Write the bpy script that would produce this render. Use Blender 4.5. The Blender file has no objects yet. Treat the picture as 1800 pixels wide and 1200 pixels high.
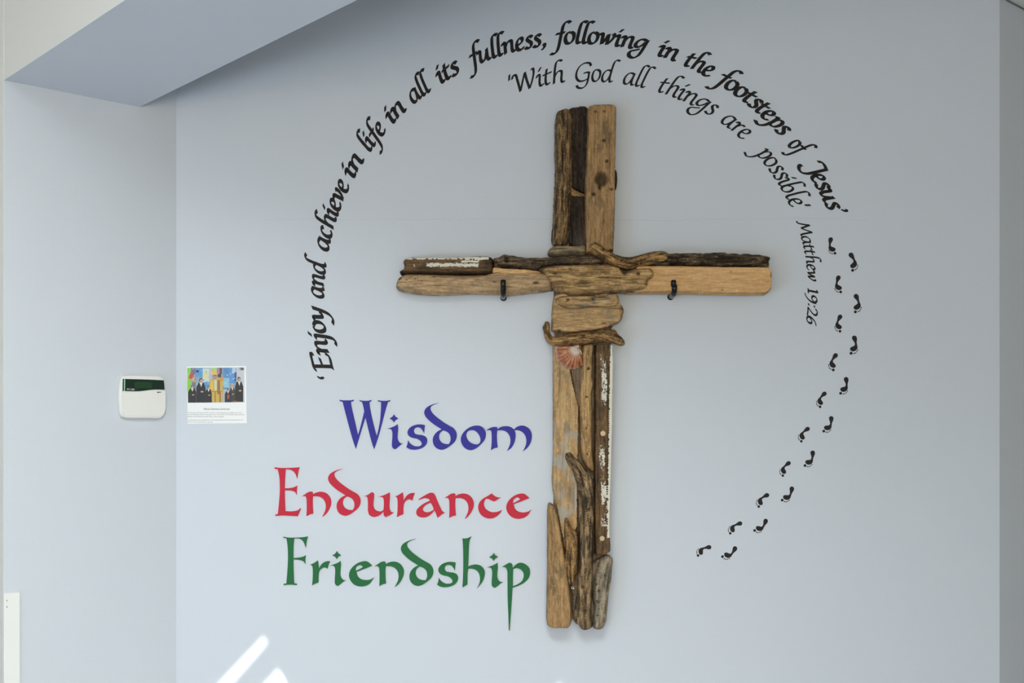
import bpy, bmesh, math, random
import numpy as np
from mathutils import Vector, Matrix, noise
from mathutils.geometry import delaunay_2d_cdt

random.seed(7)
C = bpy.context.scene.collection
U = 0.0018            # metres per photograph pixel on the main wall
EYE = 1.5             # camera height
F = 2065.0            # focal length in pixels, also the distance to the main wall in pixels
CX, HY = 900.0, 775.0  # column of the optical axis, row of the horizon
D = F * U
DH = np.array([0.7448, 0.6673])    # plan direction of the splayed walls
BH = np.array([0.6673, -0.7448])   # plan direction of the bulkhead
C0 = np.array([-590.0, 0.0])       # corner of splayed wall and main wall

# ------------------------------------------------------------------ camera, world, lights
cam = bpy.data.cameras.new('camera'); co = bpy.data.objects.new('camera', cam); C.objects.link(co)
co.location = (0, -D, EYE); co.rotation_euler = (math.pi/2, 0, 0)
cam.sensor_fit = 'HORIZONTAL'; cam.sensor_width = 36; cam.lens = 36*F/1800
cam.shift_y = (HY-600)/1800; cam.clip_start = 0.05; cam.clip_end = 100
sc = bpy.context.scene; sc.camera = co
sc.view_settings.view_transform = 'Standard'; sc.view_settings.look = 'None'
sc.view_settings.gamma = 1.0; sc.view_settings.use_curve_mapping = False
sc.view_settings.exposure = 0.10
CUT_SUN_HOLE = True  # cut the added ceiling opening that lets sun onto the floor
SUN_E = 9.0
w = bpy.data.worlds.new('world'); sc.world = w; w.use_nodes = True
w.node_tree.nodes['Background'].inputs[0].default_value = (0.62, 0.74, 1.0, 1)
w.node_tree.nodes['Background'].inputs[1].default_value = 0.05
SUN = np.array([0.15, 0.70, -0.727]); SUN /= np.linalg.norm(SUN)
sl = bpy.data.lights.new('sun', 'SUN'); sl.energy = SUN_E; sl.angle = math.radians(0.5); sl.color = (1, 0.96, 0.9)
so = bpy.data.objects.new('sun', sl); C.objects.link(so)
so.rotation_euler = Vector(SUN).to_track_quat('-Z', 'Y').to_euler(); so.location = (0, -4, 6)

def W3(d, b, h):
    """room coordinates (along splayed wall, along bulkhead, height over the eye) in pixels to metres"""
    p = C0 + d*DH + b*BH
    return Vector((p[0]*U, p[1]*U, EYE + h*U))

def area(name, d, b, h, size, size_y, energy, color, direction):
    l = bpy.data.lights.new(name, 'AREA'); l.shape = 'RECTANGLE'; l.size = size; l.size_y = size_y
    l.energy = energy; l.color = color
    o = bpy.data.objects.new(name, l); C.objects.link(o); o.location = W3(d, b, h)
    o.rotation_euler = Vector(direction).to_track_quat('-Z', 'Z').to_euler()
    return o
area('window_daylight', -2540, 2050, -250, 2.3, 0.8, 24, (1.0, 0.99, 0.9), (DH[0], DH[1], 0))
area('low_strip_fill', -2540, 700, -770, 2.4, 0.2, 76, (0.34, 0.58, 0.92), (DH[0], DH[1], 0))  # added floor-level strip, sized to sharpen the bulkhead's shadow edge
area('skylight_daylight', -600, 1650, 779, 1.4, 1.0, 98, (0.84, 0.94, 0.97), (0, 0, -1))
area('side_fill', -1900, 3215, -20, 1.6, 1.4, 152, (0.97, 0.88, 0.66), (-BH[0], -BH[1], 0))  # added warm fill, placed and tinted to balance the wall brightness
area('corridor_fill', 700, 2300, 776, 1.2, 1.2, 5, (0.72, 0.86, 1.0), (0, 0, -1))  # added weak overhead fill, lifts the right end of the main wall

# ------------------------------------------------------------------ helpers
def wx(x, y, p=0.0):
    """photograph pixel at distance p (metres) in front of the main wall -> world point"""
    k = (D - p) / D
    return Vector(((x-CX)*U*k, -p, EYE + (HY-y)*U*k))

def empty(name, loc, label, cat, group=None):
    o = bpy.data.objects.new(name, None); C.objects.link(o); o.location = loc
    o.empty_display_size = 0.05
    o['label'] = label; o['category'] = cat
    if group: o['group'] = group
    return o

def link_mesh(name, me, mats, parent=None, label=None, loc=None):
    o = bpy.data.objects.new(name, me); C.objects.link(o)
    for m in (mats if isinstance(mats, (list, tuple)) else [mats]): me.materials.append(m)
    if parent is not None:
        o.parent = parent
        pl = Vector((0, 0, 0)); q = parent
        while q is not None: pl += Vector(q.location); q = q.parent
        o.matrix_parent_inverse = Matrix.Identity(4)
        if loc is None: o.location = -pl          # mesh given in world coordinates
        else: o.location = Vector(loc) - pl
    elif loc is not None: o.location = loc
    if label: o['label'] = label
    return o

def mesh_from(name, verts, faces, smooth=False):
    me = bpy.data.meshes.new(name); me.from_pydata([tuple(v) for v in verts], [], faces); me.update()
    if smooth: me.polygons.foreach_set('use_smooth', [True]*len(me.polygons))
    return me

def prism(poly, z0, z1):
    """poly: list of (x, y) world; vertical prism"""
    n = len(poly)
    v = [(x, y, z0) for x, y in poly] + [(x, y, z1) for x, y in poly]
    a = sum(poly[i][0]*poly[(i+1) % n][1]-poly[(i+1) % n][0]*poly[i][1] for i in range(n))
    idx = list(range(n)) if a > 0 else list(range(n))[::-1]
    f = [tuple(idx[::-1]), tuple(i+n for i in idx)]
    for k in range(n):
        i, j = idx[k], idx[(k+1) % n]
        f.append((i, j, j+n, i+n))
    return v, f

def catmull(pts, closed=False, n=6):
    """pts: (x, y, corner) -> smooth polyline, sharp at corners"""
    P = [np.array(p[:2], float) for p in pts]; K = [len(p) > 2 and p[2] for p in pts]
    N = len(P); out = []
    for i in range(N if closed else N-1):
        j = (i+1) % N
        p1, p2 = P[i], P[j]
        p0 = P[i-1] if (closed or i > 0) and not K[i] else 2*p1-p2
        p3 = P[(j+1) % N] if (closed or j < N-1) and not K[j] else 2*p2-p1
        if K[i] and K[j]: out.append(p1); continue
        t0 = 0.0; d1 = max(1e-6, np.linalg.norm(p1-p0)**.5); d2 = max(1e-6, np.linalg.norm(p2-p1)**.5); d3 = max(1e-6, np.linalg.norm(p3-p2)**.5)
        t1, t2, t3 = d1, d1+d2, d1+d2+d3
        for s in range(n):
            t = t1+(t2-t1)*s/n
            A1 = (t1-t)/(t1-t0)*p0+(t-t0)/(t1-t0)*p1; A2 = (t2-t)/(t2-t1)*p1+(t-t1)/(t2-t1)*p2; A3 = (t3-t)/(t3-t2)*p2+(t-t2)/(t3-t2)*p3
            B1 = (t2-t)/(t2-t0)*A1+(t-t0)/(t2-t0)*A2; B2 = (t3-t)/(t3-t1)*A2+(t-t1)/(t3-t1)*A3
            out.append((t2-t)/(t2-t1)*B1+(t-t1)/(t2-t1)*B2)
    if not closed: out.append(P[-1])
    return out

def parse(s):
    r = []
    for t in s.replace(')', ' ').replace('(', ' ').split():
        c = t.endswith('!'); x, y = t.rstrip('!').split(',')
        r.append((float(x), float(y), c))
    return r

def fill_mesh(name, loops, depth, bevel=0.0):
    """2D loops (x, z) metres -> filled, extruded mesh standing on y=0 and reaching to y=-depth"""
    cu = bpy.data.curves.new(name, 'CURVE'); cu.dimensions = '2D'; cu.fill_mode = 'BOTH'
    cu.extrude = max(0.0, depth/2-bevel); cu.bevel_depth = bevel; cu.bevel_resolution = 0; cu.offset = -bevel
    for L in loops:
        s = cu.splines.new('POLY'); s.points.add(len(L)-1)
        for i, p in enumerate(L): s.points[i].co = (p[0], p[1], 0, 1)
        s.use_cyclic_u = True
    o = bpy.data.objects.new(name, cu)
    C.objects.link(o)
    me = bpy.data.meshes.new_from_object(o.evaluated_get(bpy.context.evaluated_depsgraph_get()))
    bpy.data.objects.remove(o); bpy.data.curves.remove(cu)
    me.name = name
    # (x, y, z) -> (x, -z, y)
    co_ = np.empty(len(me.vertices)*3); me.vertices.foreach_get('co', co_); co_ = co_.reshape(-1, 3)
    co_ = np.stack([co_[:, 0], -co_[:, 2]-depth/2, co_[:, 1]], 1)
    me.vertices.foreach_set('co', co_.ravel()); me.update()
    me.materials.clear()
    return me

# ------------------------------------------------------------------ materials
def srgb(r, g, b):
    f = lambda c: (c/255/12.92) if c/255 <= 0.04045 else ((c/255+0.055)/1.055)**2.4
    return (f(r), f(g), f(b), 1)

def nodes(name):
    m = bpy.data.materials.new(name); m.use_nodes = True
    nt = m.node_tree; b = nt.nodes['Principled BSDF']
    return m, nt, b

def simple(name, col, rough=0.6, bump=0.0, bscale=200, metallic=0, spec=0.5, coat=0):
    m, nt, b = nodes(name)
    b.inputs['Base Color'].default_value = col; b.inputs['Roughness'].default_value = rough
    b.inputs['Metallic'].default_value = metallic; b.inputs['Specular IOR Level'].default_value = spec
    b.inputs['Coat Weight'].default_value = coat
    t = nt.nodes.new('ShaderNodeTexCoord'); n = nt.nodes.new('ShaderNodeTexNoise'); n.inputs['Scale'].default_value = bscale
    n.inputs['Detail'].default_value = 3
    nt.links.new(t.outputs['Object'], n.inputs['Vector'])
    mx = nt.nodes.new('ShaderNodeMix'); mx.data_type = 'RGBA'; mx.blend_type = 'MULTIPLY'; mx.inputs[0].default_value = 0.06
    mx.inputs[6].default_value = col; nt.links.new(n.outputs['Fac'], mx.inputs[7]); nt.links.new(mx.outputs[2], b.inputs['Base Color'])
    if bump:
        bp = nt.nodes.new('ShaderNodeBump'); bp.inputs['Strength'].default_value = bump; bp.inputs['Distance'].default_value = 0.001
        nt.links.new(n.outputs['Fac'], bp.inputs['Height']); nt.links.new(bp.outputs[0], b.inputs['Normal'])
    return m

M_blue = simple('blue_wall_paint', srgb(211, 216, 225), 0.55, 0.25, 350, spec=0.35)
M_white = simple('white_wall_paint', srgb(232, 230, 226), 0.6, 0.2, 350, spec=0.3)
M_floor = simple('floor_covering', srgb(128, 130, 134), 0.7, 0.3, 120)
M_ceil = simple('ceiling_tile', srgb(228, 226, 218), 0.8, 0.6, 300)
M_trimw = simple('white_trim', srgb(240, 240, 238), 0.4)
M_dark = simple('shadow_gap', srgb(120, 122, 132), 0.6)
M_ink = simple('black_vinyl', srgb(30, 26, 26), 0.6, spec=0.25)
M_foot = simple('black_vinyl_footprint', srgb(36, 31, 33), 0.6, spec=0.25)
M_wis = simple('blue_acrylic', srgb(58, 56, 150), 0.55, spec=0.15)
M_end = simple('red_acrylic', srgb(200, 48, 68), 0.55, spec=0.15)
M_fri = simple('green_acrylic', srgb(44, 108, 66), 0.55, spec=0.15)
M_plast = simple('white_plastic', srgb(240, 238, 234), 0.35, spec=0.4)
M_hook = simple('black_rubber', srgb(10, 11, 14), 0.25, spec=0.4)
M_nail = simple('pale_nail_head', srgb(205, 180, 140), 0.5)
M_screw = simple('steel_screw', srgb(190, 190, 190), 0.35, metallic=0.8)
M_hole = simple('dark_hole', srgb(25, 18, 12), 0.9)

def attr_mat(name, attr='col', rough=0.6):
    m, nt, b = nodes(name)
    a = nt.nodes.new('ShaderNodeVertexColor'); a.layer_name = attr
    nt.links.new(a.outputs[0], b.inputs['Base Color']); b.inputs['Roughness'].default_value = rough
    return m
M_print = attr_mat('printed_ink', rough=0.45)

def wood_mat(name, c1, c2, crack=0.55, grey=None, fine=1.0, bump=0.6, patch=0.5, rough=0.8):
    """grain runs along UV.x (metres); vertex colour 'mask': R dark, G flaking white paint, B grey weathering"""
    m, nt, b = nodes(name); N = nt.nodes; L = nt.links
    uv = N.new('ShaderNodeUVMap'); uv.uv_map = 'grain'
    vc = N.new('ShaderNodeVertexColor'); vc.layer_name = 'mask'
    sep = N.new('ShaderNodeSeparateColor'); L.new(vc.outputs[0], sep.inputs[0])
    def noise_(su, sv, detail=4, rough_=0.6):
        mp = N.new('ShaderNodeMapping'); mp.inputs['Scale'].default_value = (su, sv, 1)
        L.new(uv.outputs[0], mp.inputs[0])
        n = N.new('ShaderNodeTexNoise'); n.inputs['Scale'].default_value = 1; n.inputs['Detail'].default_value = detail
        n.inputs['Roughness'].default_value = rough_; n.inputs['Distortion'].default_value = 0.4
        L.new(mp.outputs[0], n.inputs['Vector']); return n.outputs['Fac']
    def ramp(f, lo, hi):
        r = N.new('ShaderNodeMapRange'); r.interpolation_type = 'SMOOTHSTEP'; r.inputs[1].default_value = lo; r.inputs[2].default_value = hi
        L.new(f, r.inputs[0]); return r.outputs[0]
    def mix(f, a, c, mode='MIX'):
        x = N.new('ShaderNodeMix'); x.data_type = 'RGBA'; x.blend_type = mode
        if isinstance(f, float): x.inputs[0].default_value = f
        else: L.new(f, x.inputs[0])
        for s, v in ((6, a), (7, c)):
            if isinstance(v, tuple): x.inputs[s].default_value = v
            else: L.new(v, x.inputs[s])
        return x.outputs[2]
    def math_(op, a, c):
        x = N.new('ShaderNodeMath'); x.operation = op
        for s, v in ((0, a), (1, c)):
            if isinstance(v, (int, float)): x.inputs[s].default_value = v
            else: L.new(v, x.inputs[s])
        return x.outputs[0]
    g1 = noise_(14*fine, 190*fine, 5, 0.7); g2 = noise_(7, 45, 5, 0.7); g3 = noise_(60, 120, 6, 0.8); g4 = noise_(9*fine, 150*fine, 4, 0.7)
    spk = noise_(260, 420, 2)
    col = mix(ramp(g2, 0.38, 0.62), c1, c2)
    dk = tuple(x*0.58 for x in c2[:3])+(1,)
    lt = tuple(min(1, x*1.38+0.035) for x in c1[:3])+(1,)
    col = mix(math_('MULTIPLY', ramp(g1, 0.46, 0.62), 0.35+0.5*crack), col, dk)
    col = mix(math_('MULTIPLY', ramp(g3, 0.50, 0.66), patch), col, lt)
    if grey: col = mix(math_('MULTIPLY', ramp(noise_(14, 30, 5), 0.52, 0.66), 0.75), col, grey)
    col = mix(sep.outputs[2], col, (0.42, 0.40, 0.36, 1))
    ck = tuple(x*0.2 for x in c2[:3])+(1,)
    col = mix(math_('MULTIPLY', ramp(g4, 0.585, 0.63), crack), col, ck)
    col = mix(math_('MULTIPLY', ramp(spk, 0.64, 0.72), 0.45*min(1, crack+0.2)), col, ck)
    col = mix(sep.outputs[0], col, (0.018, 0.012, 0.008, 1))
    pn = math_('ADD', math_('MULTIPLY', g3, 0.55), math_('MULTIPLY', noise_(130, 170, 5, 0.7), 0.45))
    pm = math_('GREATER_THAN', math_('ADD', pn, math_('SUBTRACT', sep.outputs[1], 1.0)), 0.0)
    pm = math_('MULTIPLY', pm, math_('GREATER_THAN', sep.outputs[1], 0.05))
    col = mix(pm, col, srgb(226, 220, 204))
    L.new(col, b.inputs['Base Color']); b.inputs['Roughness'].default_value = rough; b.inputs['Specular IOR Level'].default_value = 0.25
    h = math_('ADD', math_('MULTIPLY', g1, 0.8), math_('MULTIPLY', g3, 0.8))
    h = math_('SUBTRACT', h, math_('MULTIPLY', ramp(g4, 0.58, 0.67), crack))
    h = math_('ADD', h, math_('MULTIPLY', pm, 0.25))
    bp = N.new('ShaderNodeBump'); bp.inputs['Strength'].default_value = bump; bp.inputs['Distance'].default_value = 0.003
    L.new(h, bp.inputs['Height']); L.new(bp.outputs[0], b.inputs['Normal'])
    return m

WM = dict(
    bark=wood_mat('ridged_bark', srgb(172, 136, 90), srgb(104, 84, 60), 0.95, None, 0.8, 1.0, 0.8),
    black=wood_mat('blackened_wood', srgb(78, 60, 46), srgb(38, 31, 27), 0.7, None, 1, 0.7, 0.5),
    brown=wood_mat('smooth_brown_board', srgb(182, 144, 98), srgb(150, 118, 80), 0.5, srgb(108, 92, 70), 1, 0.45, 0.5),
    stub=wood_mat('grey_tan_driftwood', srgb(180, 158, 122), srgb(134, 116, 90), 0.7, srgb(108, 98, 82), 1, 0.8, 0.6),
    painted=wood_mat('stripped_painted_timber', srgb(128, 98, 66), srgb(88, 68, 48), 0.7, srgb(72, 58, 44), 1, 0.6, 0.6),
    tan=wood_mat('smooth_tan_driftwood', srgb(206, 172, 130), srgb(180, 148, 112), 0.4, srgb(140, 120, 96), 1, 0.55, 0.5),
    honey=wood_mat('honey_driftwood', srgb(208, 170, 116), srgb(168, 132, 88), 0.65, None, 1, 0.8, 0.65),
    dark=wood_mat('dark_branch', srgb(146, 120, 90), srgb(86, 72, 58), 0.85, srgb(100, 90, 80), 1, 1.0, 0.7),
    orange=wood_mat('orange_grained_branch', srgb(202, 158, 100), srgb(140, 106, 68), 0.95, None, 0.8, 1.0, 0.75),
    char=wood_mat('charred_bark', srgb(138, 114, 82), srgb(66, 55, 44), 0.9, None, 0.9, 1.0, 0.9),
    plank=wood_mat('clean_orange_plank', srgb(226, 182, 128), srgb(208, 162, 110), 0.08, None, 1.1, 0.3, 0.45),
    flat=wood_mat('worn_flat_board', srgb(202, 166, 118), srgb(172, 138, 96), 0.4, srgb(132, 122, 106), 1, 0.5, 0.6),
    grey=wood_mat('grey_brown_board', srgb(150, 128, 104), srgb(122, 104, 84), 0.6, srgb(128, 118, 104), 1, 0.5, 0.5),
    log=wood_mat('ridged_brown_branch', srgb(186, 154, 112), srgb(124, 100, 72), 0.8, srgb(110, 96, 78), 1, 0.9, 0.75),
    worm=wood_mat('wormy_grey_log', srgb(186, 160, 122), srgb(136, 116, 90), 0.6, srgb(112, 108, 104), 1, 0.8, 0.7),
)

# ------------------------------------------------------------------ the setting
def structure(name, me, mats, cast=None):
    o = link_mesh(name, me, mats); o['kind'] = 'structure'; return o

def room_poly(pts):
    r = []
    for d, b in pts:
        p = C0+d*DH+b*BH; r.append((p[0]*U, p[1]*U))
    return r
ZF, ZC = 0.0, EYE+782*U
ROOM = [(-3570, -700), (-3570, 3230), (1900, 3230), (1900, 500), (-60, 500), (-60, -700)]
R_END = np.array([857.0, 0.0])
# main wall slab
wp = [(-590, 0), (857, 0), (857, 160), (-590, 160)]
v, f = prism([(x*U, y*U) for x, y in wp], ZF, ZC)
structure('wall_back', mesh_from('wall_back', v, f), M_blue)
ck_v, ck_f = [], []
rc = random.Random(11); cy_ = 386.0; n_ = 0
for k in range(0, 181):
    x_ = 462+k*5.9; cy_ += rc.uniform(-.9, .9)+(385.5-cy_)*.1
    if 850 < x_ < 1180: continue
    if k % 29 == 28: n_ = len(ck_v); continue
    w_ = .12+.14*rc.random()
    for dy in (-w_, w_): ck_v.append(tuple(wx(x_, cy_+dy, 0.0003)))
    if len(ck_v) >= n_+4: m_ = len(ck_v); ck_f.append((m_-4, m_-3, m_-1, m_-2))
ck = link_mesh('hairline_crack', mesh_from('hairline_crack', ck_v, ck_f), simple('crack_shadow', srgb(186, 191, 198), .8))
ck.parent = bpy.data.objects['wall_back']
# splayed side wall carrying the alarm keypad
pts = [(-293, 0), (0, 0)]
A = C0-293*DH; Bp = C0
q = [A, Bp, Bp-BH*120+DH*60, A-BH*110]
v, f = prism([(p[0]*U, p[1]*U) for p in q], ZF, ZC)
structure('wall_left', mesh_from('wall_left', v, f), M_blue)
# white wall running back from the front corner
q = [A-DH*0.6, A-BH*1000-DH*0.6, A-BH*1000+DH*90, A-BH*120+DH*90, A-BH*120, A]
v, f = prism([(p[0]*U, p[1]*U) for p in q], ZF, ZC)
structure('wall_front_left', mesh_from('wall_front_left', v, f), M_white)
# receding wall past the right end of the main wall
q = [R_END, R_END+DH*1400, R_END+DH*1400-BH*120, R_END+np.array([1.0, 160.0])]
v, f = prism([(p[0]*U, p[1]*U) for p in q], ZF, ZC)
structure('wall_right', mesh_from('wall_right', v, f), M_blue)
# bulkhead: white front face, blue underside and back
a0 = C0-293*DH; a1 = C0-68*DH
q = [a0, a0+BH*3230, a1+BH*3230, a1]
v, f = prism([(p[0]*U, p[1]*U) for p in q], EYE+574*U, ZC)
me = mesh_from('wall_bulkhead', v, f)
ob = structure('wall_bulkhead', me, [M_blue, M_white])
for p in me.polygons:
    n = p.normal
    if n.x*DH[0]+n.y*DH[1] < -0.9: p.material_index = 1
# floor
v, f = prism(room_poly([(-3600, -1100), (-3600, 3300), (2300, 3300), (2300, -1100)]), -0.1, ZF)
structure('floor', mesh_from('floor', v, f), M_floor)
# ceiling with the skylight and holes cut to throw sun on wall and floor
def back_to_ceiling(px, py):
    P = wx(px, py); t = (ZC-P.z)/(-SUN[2]); return (P.x-SUN[0]*t, P.y-SUN[1]*t)
slot1 = [back_to_ceiling(*p) for p in [(463, 1121), (468, 1125), (468, 1140), (305, 1326), (270, 1326)]]
slot2 = [back_to_ceiling(*p) for p in [(488, 1179), (491, 1180), (512, 1219), (560, 1330), (352, 1330)]]
sky = room_poly([(-900, 1150), (-330, 1150), (-330, 1850), (-900, 1850)])
outer = room_poly([(-3600, -1100), (-3600, 3300), (2300, 3300), (2300, -1100)])
sun_hole = [back_to_ceiling(*p) for p in [(120, 1390), (800, 1390), (800, 1800), (120, 1800)]]  # added opening, its sun patch on the floor brightens the lower wall
me = fill_mesh('ceiling', [outer, slot1, slot2, sky]+([sun_hole] if CUT_SUN_HOLE else []), 0.02)
co_ = np.empty(len(me.vertices)*3); me.vertices.foreach_get('co', co_); co_ = co_.reshape(-1, 3)
co_ = np.stack([co_[:, 0], co_[:, 2], ZC+0.02+co_[:, 1]], 1); me.vertices.foreach_set('co', co_.ravel()); me.update()
structure('ceiling', me, M_ceil)
# glazed end wall, window side wall, corridor end
def wall_with_opening(name, d0, b0, d1, b1, o0, o1, z0, z1, thick=0.12):
    """wall from (d0,b0) to (d1,b1); opening from fraction o0 to o1, z0..z1"""
    p0 = W3(d0, b0, 0); p1 = W3(d1, b1, 0); L = (p1-p0).length
    loops = [[(0, 0), (L, 0), (L, ZC), (0, ZC)], [(o0*L, z0), (o0*L, z1), (o1*L, z1), (o1*L, z0)]]
    me = fill_mesh(name, loops, thick)
    ang = math.atan2(p1.y-p0.y, p1.x-p0.x)
    o = structure(name, me, M_white); o.location = (p0.x, p0.y, 0); o.rotation_euler = (0, 0, ang)
    fr = []
    faces = []
    for (xa, xb, za, zb) in [(o0*L, o0*L+.05, z0, z1), (o1*L-.05, o1*L, z0, z1), (o0*L, o1*L, z1-.05, z1), (o0*L, o1*L, z0, z0+.05)] + \
            [(o0*L+(o1-o0)*L*k/4-.025, o0*L+(o1-o0)*L*k/4+.025, z0, z1) for k in (1, 2, 3)]:
        n = len(fr)
        fr += [(x, y, z) for z in (za, zb) for y in (-.09, -.03) for x in (xa, xb)]
        faces += [tuple(n+i for i in t) for t in ((0, 1, 3, 2), (4, 6, 7, 5), (0, 4, 5, 1), (2, 3, 7, 6), (0, 2, 6, 4), (1, 5, 7, 3))]
    fo = link_mesh('window_frame', mesh_from('window_frame', fr, faces), M_trimw); fo.parent = o
    return o
wall_with_opening('wall_front', -2550, 3230, -2550, -700, 0.11, 0.84, 0.0+0.001, 1.9)
wall_with_opening('wall_side', 1900, 3230, -2550, 3230, 0.7, 0.97, 0.85, 2.2)
for nm, q in (('wall_corridor', [(1900, 900), (1900, 3230), (1960, 3230), (1960, 900)]), ('wall_far_left', [(-2550, -700), (-200, -700), (-200, -760), (-2550, -760)])):
    v, f = prism(room_poly(q), ZF, ZC); structure(nm, mesh_from(nm, v, f), M_white)
# white corner strip at the lower end of the splayed wall
def on_left(x, y, off=0.0):
    """photograph pixel on the splayed wall -> world, off metres proud"""
    c = (x-CX)
    s = (c+590)/(2305-c)            # from c(1+s) = -590+2305 s
    dep = 1+s
    p = C0+s*np.array([2305.0, 2065.0])
    P = Vector((p[0]*U, p[1]*U, EYE+(HY-y)*dep*U))
    return P+Vector((BH[0], BH[1], 0))*off
P0 = on_left(5.5, 1042); P1 = on_left(33.5, 1042)
q0 = np.array([P0.x, P0.y]); q1 = np.array([P1.x, P1.y])
q = [q0-BH*.004, q1-BH*.004, q1+BH*.008, q0+BH*.008]
v, f = prism([tuple(p) for p in q], ZF, P0.z)
me = mesh_from('trim_1', v, f); tr = structure('trim_1', me, M_trimw)
md = tr.modifiers.new('b', 'BEVEL'); md.width = 0.0015; md.segments = 2
for yy in (1055, 1066):
    bm = bmesh.new(); bmesh.ops.create_cone(bm, cap_ends=True, segments=12, radius1=.0022, radius2=.0018, depth=.002)
    me = bpy.data.meshes.new('screw'); bm.to_mesh(me); bm.free()
    s = link_mesh('screw', me, M_screw); s.location = on_left(10.5, yy, .009)
    s.rotation_euler = Vector((BH[0], BH[1], 0)).to_track_quat('Z', 'Y').to_euler(); s.parent = tr
# shadow-gap trim under the ceiling along the receding wall
q = [R_END+BH*0.5, R_END+DH*1400+BH*0.5, R_END+DH*1400+BH*2.5, R_END+BH*2.5]
v, f = prism([(p[0]*U, p[1]*U) for p in q], ZC-0.004, ZC-0.0005)
structure('trim_2', mesh_from('trim_2', v, f), M_dark)

# ------------------------------------------------------------------ driftwood
def inside(poly, pts):
    x, y = pts[:, 0], pts[:, 1]; r = np.zeros(len(pts), bool); n = len(poly)
    for i in range(n):
        x0, y0 = poly[i]; x1, y1 = poly[(i+1) % n]
        if y0 == y1: continue
        c = ((y0 > y) != (y1 > y)) & (x < (x1-x0)*(y-y0)/(y1-y0)+x0)
        r ^= c
    return r
def edge_dist(poly, pts):
    d = np.full(len(pts), 1e9)
    for i in range(len(poly)):
        a = np.array(poly[i]); b = np.array(poly[(i+1) % len(poly)]); ab = b-a
        t = np.clip(((pts-a)@ab)/max(1e-9, ab@ab), 0, 1)
        d = np.minimum(d, np.linalg.norm(pts-(a+t[:, None]*ab), axis=1))
    return d

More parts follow.
